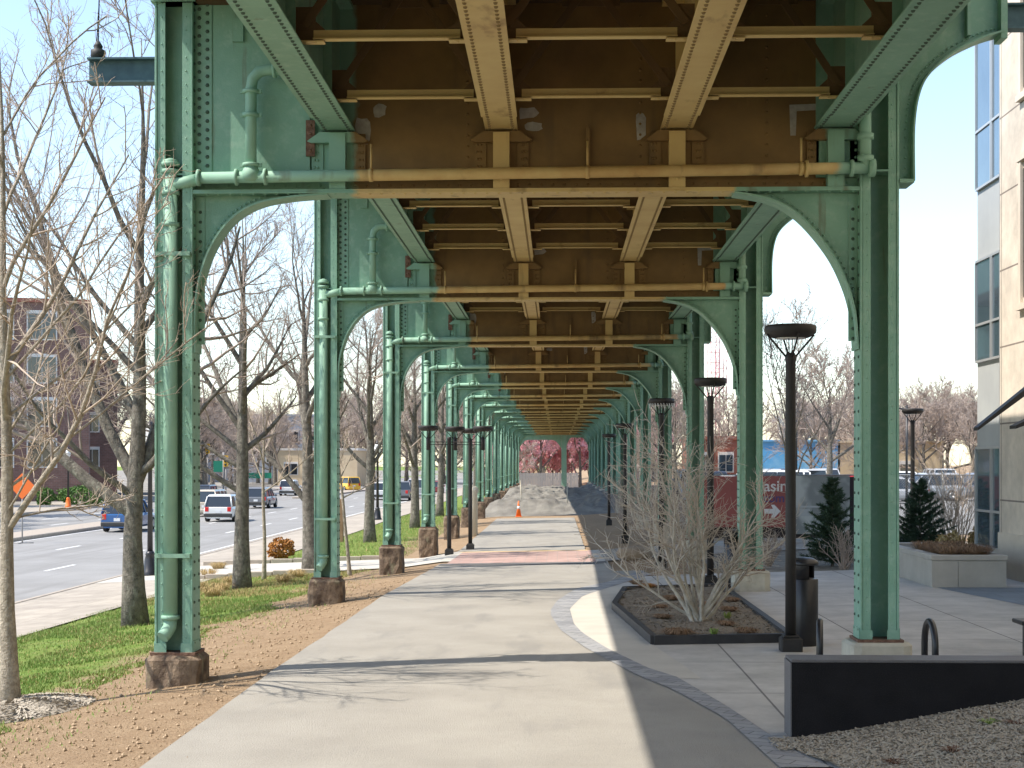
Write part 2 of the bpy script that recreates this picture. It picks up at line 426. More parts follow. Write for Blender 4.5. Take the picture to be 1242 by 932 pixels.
    def rivet(s, p, nrm, r=.016, mi=0):
        nrm = Vector(nrm); p = Vector(p)
        a = Vector((0, 0, 1)) if abs(nrm.z) < .9 else Vector((1, 0, 0))
        u = nrm.cross(a).normalized(); w = nrm.cross(u)
        vs = []
        for k in range(6):
            t = k * PI / 3
            q = p + (u * math.cos(t) + w * math.sin(t)) * r
            vs.append(tuple(q))
        for k in range(6):
            t = k * PI / 3
            q = p + (u * math.cos(t) + w * math.sin(t)) * r * .6 + nrm * r * .7
            vs.append(tuple(q))
        s.add(vs, [(k, (k + 1) % 6, 6 + (k + 1) % 6, 6 + k) for k in range(6)] + [(6, 7, 8, 9, 10, 11)], mi, True)

    def mesh(s, name, mats):
        me = bpy.data.meshes.new(name)
        me.from_pydata(s.v, [], s.f)
        for m in mats: me.materials.append(m)
        me.polygons.foreach_set('material_index', s.m)
        me.polygons.foreach_set('use_smooth', s.sm)
        me.update()
        return me


def obj(name, mb, mats, parent=None, loc=(0, 0, 0), rot=(0, 0, 0), fix=True):
    if not isinstance(mats, (list, tuple)): mats = [mats]
    me = mb.mesh(name, mats) if isinstance(mb, MB) else mb
    if fix and isinstance(mb, MB) and len(mb.f) < 60000:
        import bmesh
        bm = bmesh.new(); bm.from_mesh(me); bmesh.ops.recalc_face_normals(bm, faces=bm.faces); bm.to_mesh(me); bm.free()
    o = bpy.data.objects.new(name, me); COL.objects.link(o)
    o.location = loc; o.rotation_euler = rot
    if parent: o.parent = parent
    return o


def tag(o, label, cat, group=None):
    o['label'] = label; o['category'] = cat
    if group: o['group'] = group
    return o


def thing(name, label, cat, loc=(0, 0, 0), rz=0, group=None):
    o = bpy.data.objects.new(name, None); COL.objects.link(o); o.empty_display_size = .2
    o.location = loc; o.rotation_euler = (0, 0, rz)
    return tag(o, label, cat, group)


def struct(name, mb, mats, kind='structure', fix=True):
    o = obj(name, mb, mats, fix=fix); o['kind'] = kind
    return o


def dup(root, loc, rz=0, label=None, group=None, scale=None):
    r = root.copy(); COL.objects.link(r); r.location = loc; r.rotation_euler = (0, 0, rz)
    if label: r['label'] = label
    if group: r['group'] = group
    if scale: r.scale = (scale, scale, scale)
    for ch in list(root.children):
        c = ch.copy(); COL.objects.link(c); c.parent = r
        for g in list(ch.children):
            d = g.copy(); COL.objects.link(d); d.parent = c
    return r


def ygrid(y0, y1, step):
    ys = [y0]
    while ys[-1] + step < y1 - 1e-6: ys.append(ys[-1] + step)
    ys.append(y1)
    ys += [k for k in YK if y0 < k < y1]
    return sorted(set(ys))


def sheet(name, rows, dz, m, kind='structure', thick=0.0):
    """rows: list of (y, [x...]) all the same length; laid dz above the terrain"""
    mb = MB(); n = len(rows[0][1])
    vs = [(x, y, gz(x, y) + dz) for y, xs in rows for x in xs]
    fs = [(i * n + k, i * n + k + 1, (i + 1) * n + k + 1, (i + 1) * n + k) for i in range(len(rows) - 1) for k in range(n - 1)]
    mb.add(vs, fs)
    if thick:
        for i in range(len(rows) - 1):
            for k in (0, n - 1):
                a = vs[i * n + k]; b = vs[(i + 1) * n + k]
                mb.add([a, b, (b[0], b[1], b[2] - thick), (a[0], a[1], a[2] - thick)], [(0, 1, 2, 3)])
        for i in (0, len(rows) - 1):
            for k in range(n - 1):
                a = vs[i * n + k]; b = vs[i * n + k + 1]
                mb.add([a, b, (b[0], b[1], b[2] - thick), (a[0], a[1], a[2] - thick)], [(0, 1, 2, 3)])
    return struct(name, mb, m, kind, fix=False)


def lin(a, b, n): return [a + (b - a) * i / n for i in range(n + 1)]


# ------------------------------------------------------------------ ground, path, road
xs_g = sorted(set([-900, -300, -120, -60] + XK + [-11, -8.5, -7.5, -6.5, -5.5, -5, -2, 0, 2, 5, 9, 14, 25, 60, 200]))
ys_g = sorted(set([-40, 0, 5] + lin(8, 60, 52) + YK + [64, 80, 90, 120, 140, 200, 300, 500, 900]))
sheet('ground', [(y, xs_g) for y in ys_g], -.03, M['soil'])


def interp(pts, y):
    if y <= pts[0][0]: return pts[0][1]
    for (a, xa), (b, xb) in zip(pts, pts[1:]):
        if y <= b: return xa + (xb - xa) * (y - a) / (b - a)
    return pts[-1][1]


outer_px = [(946, 932), (880, 872), (816, 837), (771, 819), (711, 787), (680, 765), (668, 747), (668, 740), (676, 729), (701, 714), (746, 704), (776, 692)]
inner_px = [(1011, 932), (971, 917), (881, 857), (821, 822), (786, 811), (736, 787), (706, 768), (696, 757), (691, 739), (706, 724), (751, 709), (790, 697)]
outer = [G(*p) for p in outer_px]; inner = [G(*p) for p in inner_px]
outer_y = sorted([(y, x) for x, y in outer]); inner_y = sorted([(y, x) for x, y in inner])
Yn, Yf = outer_y[0][0], outer_y[-1][0]
# path (asphalt coloured paving), split for the brick crossing
def wob(y, k): return .03 * mnoise.noise(Vector((y * .9, k, 0)))
sheet('path', [(y, [-3.2 + wob(y, 1), -2, -1, 0, 1, max(1.0, interp(outer_y, y) + .15) if y < Yf else 1.35]) for y in ygrid(-10, 41.2, .6)], .0, M['path'])
sheet('far_path', [(y, [-3.2 + wob(y, 1), -2, -1, 0, .9 + wob(y, 2)]) for y in ygrid(48.6, 80.5, 1.0)], .0, M['path'])
sheet('brick_crossing', [(y, [-3.0, -1, 1, 1.05]) for y in ygrid(41.3, 48.2, 1.0)], .004, M['brick_paving'])
sheet('asphalt_strip', [(y, [-3.15, -1, 1, 1.3]) for y in ygrid(40.3, 41.28, .5)], .008, M['dark_asphalt'])
sheet('tactile_strip', [(y, [-3.1, -1, .95]) for y in ygrid(48.2, 48.6, .4)], .006, M['yellow'])
sheet('driveway_apron', [(y, [-13, -9.6, -6, -4.3, -3.2, -3.0]) for y in ygrid(42.5, 48.8, 1.0)], .004, M['pale_concrete'])
sheet('driveway', [(y, [1.05, 2, 3, 5, 7, 12]) for y in ygrid(41.3, 48.2, 1.0)], .004, M['sidewalk'])
sheet('crossing_edge', [(y, [1.05, 1.3]) for y in ygrid(41.3, 48.2, 1.0)], .008, M['pale_concrete'])
# plaza
sheet('plaza', [(y, [interp(inner_y, y), interp(inner_y, y) * .5 + 1.5, 3.0, 5, 7, 9.2]) for y in ygrid(Yn - 1.5, 33.2, .5)], .004, M['plaza'])
band_rows = []
ys_b = sorted(set([y for y in ygrid(Yn - 1.5, 31.5, .25)]))
mbb = MB()
vs = []
# band as its own strip following both curves
nb = 60
def resample(pts, n):
    d = [0]
    for a, b in zip(pts, pts[1:]): d.append(d[-1] + math.hypot(b[0] - a[0], b[1] - a[1]))
    out = []
    for i in range(n + 1):
        t = d[-1] * i / n
        for k in range(len(d) - 1):
            if t <= d[k + 1] + 1e-9:
                u = (t - d[k]) / max(1e-9, d[k + 1] - d[k])
                out.append((pts[k][0] + (pts[k + 1][0] - pts[k][0]) * u, pts[k][1] + (pts[k + 1][1] - pts[k][1]) * u)); break
    return out
ro, ri = resample(outer, nb), resample(inner, nb)
for a, b in zip(ro, ri):
    for t in (0, .5, 1):
        x = a[0] + (b[0] - a[0]) * t; y = a[1] + (b[1] - a[1]) * t
        vs.append((x, y, gz(x, y) + .009))
mbb.add(vs, [(i * 3 + k, i * 3 + k + 1, i * 3 + k + 4, i * 3 + k + 3) for i in range(nb) for k in (0, 1)])
struct('paver_band', mbb, M['paver'], fix=False)
# pale fresh concrete wedge between pavers and planter
sheet('pale_concrete_strip', [(y, [interp(inner_y, y) + .0, interp(inner_y, y) * .5 + interp([(14, 1.75), (17.5, 1.42), (20, 1.15), (24.6, .86), (28, 1.15), (33, 1.7)], y) * .5,
                                  interp([(14, 1.75), (17.5, 1.42), (20, 1.15), (24.6, .86), (28, 1.15), (33, 1.7)], y)]) for y in ygrid(16.3, 30.0, .4)], .007, M['pale_concrete'])
sheet('bluestone_terrace', [(y, [8.3 - (y - 20) * .16 if y < 28.3 else 7.0, 9.0]) for y in ygrid(20, 28.38, .6)], .008, M['bluestone'])
# left: sidewalk, kerbs, road, median
sheet('sidewalk', [(y, [-13, -11, -9.6 + .1 * math.sin(y * .2)]) for y in ygrid(-10, 260, 3)], .0, M['sidewalk'])
mb = MB(); mb.box(-13.16, -13.0, -10, 260, -1.5, -1.06, bev=.02); struct('kerb', mb, M['kerb'])
sheet('road', [(y, [-36.1, -24, -13.16]) for y in ygrid(-20, 400, 10)], .0, M['asphalt'])
mb = MB()
mb.box(-26.2, -24.2, 40, 108, -1.5, -1.03, bev=.03); mb.box(-26.2, -24.2, 150, 330, -1.5, -1.03, bev=.03)
struct('median', mb, M['kerb'])
mb = MB(); mb.box(-36.3, -36.1, -10, 330, -1.5, -1.05, bev=.02); struct('far_kerb', mb, M['kerb'])
sheet('far_sidewalk', [(y, [-43, -36.3]) for y in ygrid(-10, 330, 20)], .01, M['sidewalk'])
sheet('far_lot', [(y, [-300, -120, -43.05]) for y in ygrid(-20, 700, 40)], .012, M['far_lot'])
sheet('road_end', [(y, [-43.05, -30, -13.1]) for y in ygrid(330.5, 700, 40)], .02, M['far_lot'])
mb = MB()
for xl in (-16.6, -20.2):
    y = 22 + (3 if xl < -18 else 0)
    while y < 180:
        mb.box(xl - .07, xl + .07, y, y + 3.0, -1.199, -1.193); y += 9
for xl in (-28.5, -32):
    y = 40
    while y < 180:
        mb.box(xl - .07, xl + .07, y, y + 3.0, -1.199, -1.193); y += 9
mb.box(-13.9, -13.78, 55, 140, -1.199, -1.193)
mb.box(-24.0, -23.88, 20, 110, -1.199, -1.193)
struct('lane_marking', mb, M['white_line'])
# parking lot on the right
sheet('parking_lot', [(y, [8, 40, 75]) for y in ygrid(50, 118, 20)], .01, M['asphalt'])

# gravel mound closing the path
mb = MB()
nx, ny = 70, 130
for j in range(ny + 1):
    for i in range(nx + 1):
        x = -4.6 + 9.4 * i / nx; y = 84.5 + 64 * j / ny
        e = min(1, min(i, nx - i) / 7, j / 9, (ny - j) / 8); e = e * e * (3 - 2 * e)
        ridge = .75 + .5 * mnoise.noise(Vector((x * .33, y * .10, 3))) + .3 * mnoise.noise(Vector((x * .9, y * .35, 9))) + .22 * mnoise.noise(Vector((x * 2.2, y * .8, 5))) + .12 * mnoise.noise(Vector((x * 5, y * 2, 2)))
        mb.v.append((x, y, gz(x, y) - .05 + max(0, ridge * .95 * e)))
mb.f = [(j * (nx + 1) + i, j * (nx + 1) + i + 1, (j + 1) * (nx + 1) + i + 1, (j + 1) * (nx + 1) + i) for j in range(ny) for i in range(nx)]
mb.m = [0] * len(mb.f); mb.sm = [True] * len(mb.f)
struct('gravel_mound', mb, M['gravel'], fix=False)

# ------------------------------------------------------------------ viaduct
D1, SP = 17.0, 11.1
XL, XR = -4.26, 3.53
BENTS = [D1 + SP * k for k in range(-2, 14)]        # last one is the far portal
via = thing('elevated_viaduct', 'riveted steel railway viaduct with green columns and ochre underside over the path', 'viaduct')
ZB, ZS, ZT = 5.32, 6.0, 7.42     # girder bottom, stringer bottom, deck soffit


def column_mesh(side):
    mb = MB()
    zb = .2 if side < 0 else .37
    for sx in (-1, 1):
        # flange: plate plus two angles
        mb.box(sx * .20 - .012, sx * .20 + .012, -.18, .18, zb, ZT, bev=.004)
        for sy in (-1, 1):
            mb.box(sx * .185, sx * .095, sy * .168, sy * .152, zb, ZT, bev=.003)
            mb.box(sx * .187, sx * .165, sy * .15, sy * .05, zb, ZT)
        z = zb + .1
        while z < ZT:
            for yy in (-.11, .11):
                mb.rivet((sx * .212, yy, z), (sx, 0, 0), .02, 2)
            mb.rivet((sx * .135, -.168, z + .06), (0, -1, 0), .010)
            z += .15
    wy = .02 if side < 0 else .10
    mb.box(-.164, .164, wy, wy + .024, zb, ZT)
    # base plate and cap
    mb.box(-.25, .25, -.24, .24, zb - .03, zb + .0, mi=1)
    for sx in (-1, 1):
        mb.box(sx * .222, sx * .213, -.17, .17, zb, zb + .12)
        mb.box(sx * .212, sx * .08, -.188, -.182, zb, zb + .1)
    mb.box(-.25, .25, -.22, .22, ZT, ZT + .04)
    mb.box(-.16, .16, -.17, wy - .001, ZB + .18, ZB + .2)
    return mb.mesh('column', [M['green'], M['rust'], M['rivet_green']])


def rough_block(w, d, z0, z1, seed, bevel, amp=.02):
    mb = MB(); r = random.Random(seed)
    nz_, nn = 7, 6
    ring = []
    for sx, sy, ex, ey in ((-1, -1, 1, -1), (1, -1, 1, 1), (1, 1, -1, 1), (-1, 1, -1, -1)):
        for k in range(nn):
            t = k / nn
            x = (sx + (ex - sx) * t) * w / 2; y = (sy + (ey - sy) * t) * d / 2
            # chamfer vertical edges
            f = max(abs(x) / (w / 2) + abs(y) / (d / 2) - 1.72, 0)
            ring.append((x * (1 - f * .35), y * (1 - f * .35)))
    n = len(ring)
    lv = lin(z0, z1 - bevel, nz_ - 1) + [z1]
    vs = []
    for i, z in enumerate(lv):
        s_ = 1 - (bevel / (w / 2) if i == len(lv) - 1 else 0)
        for (x, y) in ring:
            q = Vector((x * 6, y * 6, z * 6 + seed))
            vs.append((x * s_ + amp * mnoise.noise(q), y * s_ + amp * mnoise.noise(q + Vector((7, 0, 0))), z + (amp * .5 * mnoise.noise(q * .7) if i == len(lv) - 1 else 0)))
    fs = [(i * n + k, i * n + (k + 1) % n, (i + 1) * n + (k + 1) % n, (i + 1) * n + k) for i in range(len(lv) - 1) for k in range(n)]
    fs.append(tuple((len(lv) - 1) * n + k for k in range(n)))
    mb.add(vs, fs, 0, False)
    return mb


foot_me = [rough_block(.62, .62, -1.2, .17, s, .05, .035).mesh('footing', [M['footing']]) for s in (1, 5, 9)]
ped_me = rough_block(.68, .66, -1.1, .34, 3, .03, .006).mesh('footing', [M['pedestal']])
col_me = {-1: column_mesh(-1), 1: column_mesh(1)}


def downpipe_mesh():
    mb = MB()
    x, y = -.045, -.135
    mb.tube([(x, y, .55), (x, y, 5.55)], .082, 14)
    mb.tube([(x, y, .56), (x - .005, y - .01, .48), (x - .04, y - .05, .41), (x - .07, y - .09, .37)], [.078, .078, .076, .074], 12)
    for z in (.56, 4.93, 5.28, 5.52, 5.6):
        mb.lathe([(.085, 0), (.105, .005), (.105, .045), (.085, .05)], 14, (x, y, z))
    mb.lathe([(.09, 0), (.09, .05), (.02, .075)], 12, (x, y, 5.62))
    for z in (1.25, 4.6):
        mb.box(-.19, .19, -.230, -.218, z, z + .045)
        mb.box(-.19, -.13, -.218, -.16, z, z + .045); mb.box(.13, .19, -.218, -.16, z, z + .045)
    mb.tube([(x, y, 5.40), (.12, -.16, 5.42), (.3, -.2, 5.45)], .068, 12)
    return mb.mesh('downpipe', [M['green_pipe']])


down_me = downpipe_mesh()


def arc(pts, n=18):
    """Catmull-Rom through points"""
    P = [pts[0]] + list(pts) + [pts[-1]]
    out = []
    for i in range(1, len(P) - 2):
        for k in range(6):
            t = k / 6
            q = []
            for c in (0, 1):
                a, b, c2, d = P[i - 1][c], P[i][c], P[i + 1][c], P[i + 2][c]
                q.append(.5 * (2 * b + (c2 - a) * t + (2 * a - 5 * b + 4 * c2 - d) * t * t + (3 * b - a - 3 * c2 + d) * t ** 3))
            out.append(tuple(q))
    out.append(pts[-1])
    return out


def curved_flange(mb, crv, hw, th, nsign, mi=0, riv=True):
    """strip along crv (x,z), half width hw in y, thickness th"""
    n = len(crv); vs = []
    for i, (x, z) in enumerate(crv):
        a = crv[max(0, i - 1)]; b = crv[min(n - 1, i + 1)]
        tx, tz = b[0] - a[0], b[1] - a[1]; l = math.hypot(tx, tz) or 1
        nx_, nz_ = -tz / l * nsign, tx / l * nsign
        for (yy, t) in ((-hw, 0), (hw, 0), (hw, th), (-hw, th)):
            vs.append((x + nx_ * t, yy, z + nz_ * t))
    fs = []
    for i in range(n - 1):
        for k in range(4):
            fs.append((i * 4 + k, i * 4 + (k + 1) % 4, (i + 1) * 4 + (k + 1) % 4, (i + 1) * 4 + k))
    fs += [(0, 1, 2, 3), tuple((n - 1) * 4 + k for k in (3, 2, 1, 0))]
    mb.add(vs, fs, mi)
    if riv:
        for i in range(1, n - 1):
            x, z = crv[i]
            a = crv[i - 1]; b = crv[i + 1]
            tx, tz = b[0] - a[0], b[1] - a[1]; l = math.hypot(tx, tz) or 1
            nx_, nz_ = -tz / l * nsign, tx / l * nsign
            mb.rivet((x - nx_ * .06, -.032, z - nz_ * .06), (0, -1, 0), .014, mi)


LA = [(-4.045, 3.53), (-4.04, 4.02), (-3.99, 4.36), (-3.86, 4.72), (-3.64, 5.02), (-3.36, 5.19), (-3.0, 5.265), (-2.55, 5.30)]
RA = [(3.31, 3.55), (3.275, 3.97), (3.17, 4.32), (2.99, 4.66), (2.68, 5.02), (2.36, 5.21), (1.95, 5.295)]
CA = [(3.905, 5.40), (3.905, 5.99), (3.96, 6.36), (4.08, 6.59), (4.34, 6.82), (4.66, 6.98), (4.9, 7.05)]


def bent_mesh(arches=True):
    mb = MB()
    x0, x1 = XL + .213, XR - .213
    mb.box(x0, x1, -.014, .014, ZB + .02, ZT)                       # web (material 0)
    mb.box(x0, x1, -.17, .17, ZB - .012, ZB + .016, mi=1)             # bottom flange
    mb.box(x0, x1, -.18, .18, ZB - .028, ZB - .0125, mi=1)
    mb.box(x0, x1, -.03, -.0145, ZB + .0165, ZB + .13)             # angle legs
    mb.box(x0, x1, .0145, .03, ZB + .0165, ZB + .13)
    x = x0 + .1
    while x < x1:
        mb.rivet((x, -.03, ZB + .08), (0, -1, 0), .016)
        mb.rivet((x + .05, -.135, ZB - .028), (0, 0, -1), .019, 1)
        x += .13
    # stringer seats
    for xs in STR:
        if xs > 2.9 or xs < -2.3: w = .20
        else: w = .10
        mb.box(xs - .09, xs + .09, -.16, -.015, ZB + .02, ZS - .04, mi=1)
        mb.box(xs - .17, xs - .091, -.034, -.0145, ZB + .14, ZS - .04); mb.box(xs + .091, xs + .17, -.034, -.0145, ZB + .14, ZS - .04)
        mb.box(xs - .30, xs - .171, -.05, -.0147, ZB + .2, ZS - .03); mb.box(xs + .171, xs + .30, -.05, -.0147, ZB + .2, ZS - .03)
        mb.prism([(xs - .34, ZS - .12), (xs - .30, ZS - .14), (xs + .30, ZS - .14), (xs + .34, ZS - .12), (xs + .2, ZS - .022), (xs - .2, ZS - .022)], -.13, -.0148, 'y', 0)
        for z in (ZB + .28, ZB + .36, ZB + .44, ZB + .52):
            for dx in (-.235, .235, -.27, .27):
                mb.rivet((xs + dx, -.05, z), (0, -1, 0), .019)
        mb.rivet((xs, -.16, ZB + .12), (0, -1, 0), .02, 1)
    # web splice with rivets and middle stiffener
    for xs in (-1.0, .92, 2.32):
        z = ZB + .15
        while z < ZT - .1:
            mb.rivet((xs, -.0145, z), (0, -1, 0), .018); z += .12
    mb.box(.32, .36, -.09, -.0146, ZB + .17, ZS + .02)
    # big end plate near the left column, with its double rivet row and rusty edge
    mb.box(x0 + .002, -2.76, -.06, -.0149, ZB + .14, ZT - .002, mi=2)
    mb.box(x0 + .002, x0 + .19, -.075, -.0602, ZB + .16, ZT - .004, mi=2)
    z = ZB + .25
    while z < ZT - .05:
        mb.rivet((x0 + .05, -.075, z), (0, -1, 0), .024, 5); mb.rivet((x0 + .14, -.075, z + .05), (0, -1, 0), .024, 5); z += .1
    mb.box(-2.80, -2.70, -.09, -.0605, ZS - .28, ZS + .12, mi=3)
    for z in lin(ZS - .22, ZS + .06, 3): mb.rivet((-2.75, -.09, z), (0, -1, 0), .022, 3)
    mb.box(x0 + .03, -2.70, -.26, -.0603, ZB + .142, ZB + .165, mi=2)  # shelf angle over the arch
    for x in lin(x0 + .1, -2.75, 13): mb.rivet((x, -.2, ZB + .165), (0, 0, 1), .02, 2)
    mb.box(-3.62, -3.5, -.10, -.0605, ZT - .42, ZT - .16, mi=2)
    # right: seat plates
    mb.box(2.86, x1, -.05, -.0151, ZB + .14, ZT - .002, mi=2)
    # knee gussets
    la, ra = arc(LA), arc(RA)
    mb.prism([(x0, la[0][1])] + la + [(la[-1][0], ZB - .03), (x0, ZB - .03)], -.013, .013, 'y', 2)
    curved_flange(mb, la, .16, .02, -1, 2)
    mb.prism([(x1, ra[0][1])] + ra + [(ra[-1][0], ZB - .03), (x1, ZB - .03)], -.013, .013, 'y', 2)
    curved_flange(mb, ra, .16, .02, 1, 2)
    mb.box(x0 + .001, x0 + .10, -.026, -.0135, la[0][1] + .1, ZB - .04, mi=2)
    mb.box(x1 - .10, x1 - .001, -.026, -.0135, ra[0][1] + .1, ZB - .04, mi=2)
    z = la[0][1] + .15
    while z < ZB - .1:
        mb.rivet((x0 + .05, -.026, z), (0, -1, 0), .02, 5); mb.rivet((x1 - .05, -.026, z), (0, -1, 0), .02, 5); z += .11
    # cantilever bracket on the right
    ca = arc(CA); xr = XR + .213
    mb.prism([(xr, ca[0][1])] + ca + [(4.93, ca[-1][1]), (4.93, ZT), (xr, ZT)], -.013, .013, 'y', 2)
    curved_flange(mb, ca, .15, .02, -1, 2)
    mb.box(xr + .002, CA[0][0] - .002, -.2, .2, CA[0][1] - .03, CA[0][1] + .01, mi=2)
    mb.box(4.50, 4.54, -.12, -.0135, 7.0, ZT - .004, mi=2)
    mb.box(4.86, 4.9301, -.14, .14, 6.96, ZT + .3, mi=2)
    return mb


STR = [-2.44, -.62, 1.32, 3.06]
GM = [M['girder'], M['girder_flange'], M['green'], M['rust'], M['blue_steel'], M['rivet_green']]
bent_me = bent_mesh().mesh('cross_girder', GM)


def drain_mesh():
    mb = MB(); y = -.26; z0 = 5.45; z1 = 5.52
    zz = lambda x: z0 + (z1 - z0) * (x - XL) / (XR - XL)
    mb.tube([(XL + .28, y, zz(XL)), (-2.2, y, zz(-2.2)), (0, y, zz(0)), (XR - .12, y, zz(XR))], .064, 14)
    xv = -3.38
    mb.tube([(xv, y, zz(xv)), (xv, y, 6.42), (xv + .02, y, 6.54), (xv + .09, y, 6.62), (xv + .2, y, 6.64), (xv + .75, y, 6.64)], .062, 14)
    mb.lathe([(.07, -.07), (.11, -.04), (.105, .02), (.07, .1)], 14, (xv, y, zz(xv) + .02))
    for x in (XL + .30, xv - .16, xv + .16, 2.72, XR - .32):
        mb.lathe([(.066, -.02), (.092, -.015), (.092, .015), (.066, .02)], 14, (x, y, zz(x)), 'x')
    for z in (zz(xv) + .13, 6.14, 6.40):
        mb.lathe([(.064, -.02), (.095, -.015), (.095, .02), (.064, .025)], 12, (xv, y, z))
        mb.box(xv - .12, xv - .08, y - .02, y + .02, z - .02, z + .02); mb.box(xv + .08, xv + .12, y - .02, y + .02, z - .02, z + .02)
    mb.lathe([(.062, -.02), (.092, -.015), (.092, .015), (.062, .02)], 12, (xv + .26, y, 6.64), 'x')
    # right riser
    xr = XR - .17
    mb.tube([(xr, y, zz(xr)), (xr, y, 6.3)], .062, 12)
    mb.lathe([(.09, -.03), (.09, .03)], 12, (xr, y, 5.86)); mb.lathe([(.09, -.03), (.09, .03)], 12, (xr, y, 5.62))
    mb.lathe([(.066, -.02), (.10, -.015), (.10, .05), (.03, .06)], 12, (XR - .12, y, zz(XR)), 'x')
    # hangers
    for x in (-2.05, .33, 2.66):
        mb.box(x - .02, x + .02, y + .02, -.03, zz(x) + .05, zz(x) + .07); mb.tube([(x, y, zz(x) + .05), (x, y, zz(x) + .34)], .014, 6)
        mb.lathe([(.066, -.02), (.074, -.02), (.074, .02), (.066, .02)], 12, (x, y, zz(x)), 'x')
    return mb.mesh('drain_pipe', [M['pipe']])


drain_me = drain_mesh()


def stringer_mesh(w, mt, mr):
    mb = MB(); a, b = -SP + .021, -.021
    mb.box(-.009, .009, a, b, ZS + .03, ZT)
    mb.box(-w / 2, w / 2, a, b, ZS, ZS + .022, bev=.004)
    mb.box(-w / 2 - .012, w / 2 + .012, a + .75, b - .75, ZS - .016, ZS - .0005, bev=.003)
    for sx in (-1, 1):
        mb.box(sx * .11, sx * .0095, a, b, ZS + .0225, ZS + .036); mb.box(sx * .026, sx * .0096, a, b, ZS + .0365, ZS + .14)
        mb.box(sx * .16, sx * .01, a, b, ZT - .05, ZT - .002)
        y = b - .06
        while y > a:
            zz = ZS - .016 if a + .75 < y < b - .75 else ZS
            mb.rivet((sx * (w / 2 - .055), y, zz), (0, 0, -1), .021, 1)
            mb.rivet((sx * .026, y, ZS + .09), (sx, 0, 0), .014)
            y -= .105
    k = b - 1.2
    while k > a:
        for sx in (-1, 1): mb.box(sx * .10, sx * .0097, k - .008, k + .008, ZS + .037, ZT - .055)
        k -= 2.2
    return mb.mesh('stringer', [mt, mr])


str_me = {'in': stringer_mesh(.36, M['ochre'], M['rivet_brown']), 'out': stringer_mesh(.37, M['green'], M['rivet_green']), 'outr': stringer_mesh(.44, M['green'], M['rivet_green'])}


def frame_mesh():
    mb = MB()
    for a, b in zip(STR, STR[1:]):
        x0, x1 = a + .05, b - .05
        zl, zh = ZS + .1, ZT - .12
        mb.box(x0 + .2, x1 - .2, -.045, .045, zl, zl + .012); mb.box(x0 + .2, x1 - .2, -.004, .004, zl + .012, zl + .09)
        for e, d in ((x0, 1), (x1, -1)):
            mb.prism([(e, zl - .012), (e + d * .3, zl - .012), (e + d * .3, zl + .1), (e + d * .12, zl + .26), (e, zl + .26)], .0045, .012, 'y', 1)
            mb.box(e, e + d * .3, -.055, .055, zl - .024, zl - .0125)
            for q in (.06, .14, .22): mb.rivet((e + d * q, -.03, zl - .024), (0, 0, -1), .014)
        xm = (x0 + x1) / 2
        for e in (x0 + .12, x1 - .12):
            d = Vector((xm - e, 0, zh - zl - .1)).normalized()
            p = Vector((e, -.02, zl + .12)); q = Vector((xm, -.02, zh))
            nrm = Vector((-d.z, 0, d.x)) * .038
            mb.add([tuple(p - nrm), tuple(p + nrm), tuple(q + nrm), tuple(q - nrm), tuple(p - nrm + Vector((0, .012, 0))), tuple(p + nrm + Vector((0, .012, 0))), tuple(q + nrm + Vector((0, .012, 0))), tuple(q - nrm + Vector((0, .012, 0)))],
                   [(0, 1, 2, 3), (7, 6, 5, 4), (0, 4, 5, 1), (1, 5, 6, 2), (2, 6, 7, 3), (3, 7, 4, 0)], 1)
            mb.box(e - .1, e + .1, -.006, .002, zl + .1, zl + .3, mi=1)
        mb.box(x0, x1, -.045, .045, zh, zh + .012, mi=1); mb.box(x0, x1, -.004, .004, zh + .012, zh + .09, mi=1)
        mb.box(xm - .3, xm + .3, .02, .03, zh - .25, zh + .1, mi=1)
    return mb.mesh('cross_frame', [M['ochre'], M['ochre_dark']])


frame_me = frame_mesh()
NB = len(BENTS)
for k, Y in enumerate(BENTS):
    last = k == NB - 1
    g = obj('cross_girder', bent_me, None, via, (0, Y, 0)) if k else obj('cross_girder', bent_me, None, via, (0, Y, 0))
    for side, X in ((-1, XL), (1, XR)):
        c = obj('column', col_me[side], None, via, (X, Y, 0))
        f = obj('footing', foot_me[k % 3] if side < 0 else ped_me, None, c, (0, 0, 0), (0, 0, (k * 2 % 4) * PI / 2 if side < 0 else 0))
        if side < 0: obj('downpipe', down_me, None, c)
    obj('drain_pipe', drain_me, None, via, (0, Y, 0))
    if k:
        for i, X in enumerate(STR):
            obj('stringer', str_me['in' if i in (1, 2) else ('out' if i == 0 else 'outr')], None, via, (X, Y, 0))
        for q in range(5):
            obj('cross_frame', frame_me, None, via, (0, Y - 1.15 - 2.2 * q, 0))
Y0, Y1 = BENTS[0] - .3, BENTS[-1] + .4
mb = MB()
mb.box(-4.5, 4.5, Y0, Y1, ZT + .045, ZT + .30)
y = Y0 + .3
while y < Y1:      # sleepers / floor beams under the deck
    mb.box(-4.4, 4.4, y, y + .2, ZT + .0, ZT + .044); y += .55
obj('deck', mb, M['deck_soffit'], via)
mb = MB(); mb.box(-4.5, -4.42, Y0, Y1, ZT + .3005, 8.15); obj('shadow_parapet', mb, M['green'], via)  # unseen from the camera; height set by where its shadow edge crosses the path
mb = MB(); mb.box(4.42, 4.5, Y0, Y1, ZT + .3005, 9.7); obj('shadow_parapet', mb, M['green'], via)  # unseen side, made taller only to keep its shadow on the office wall
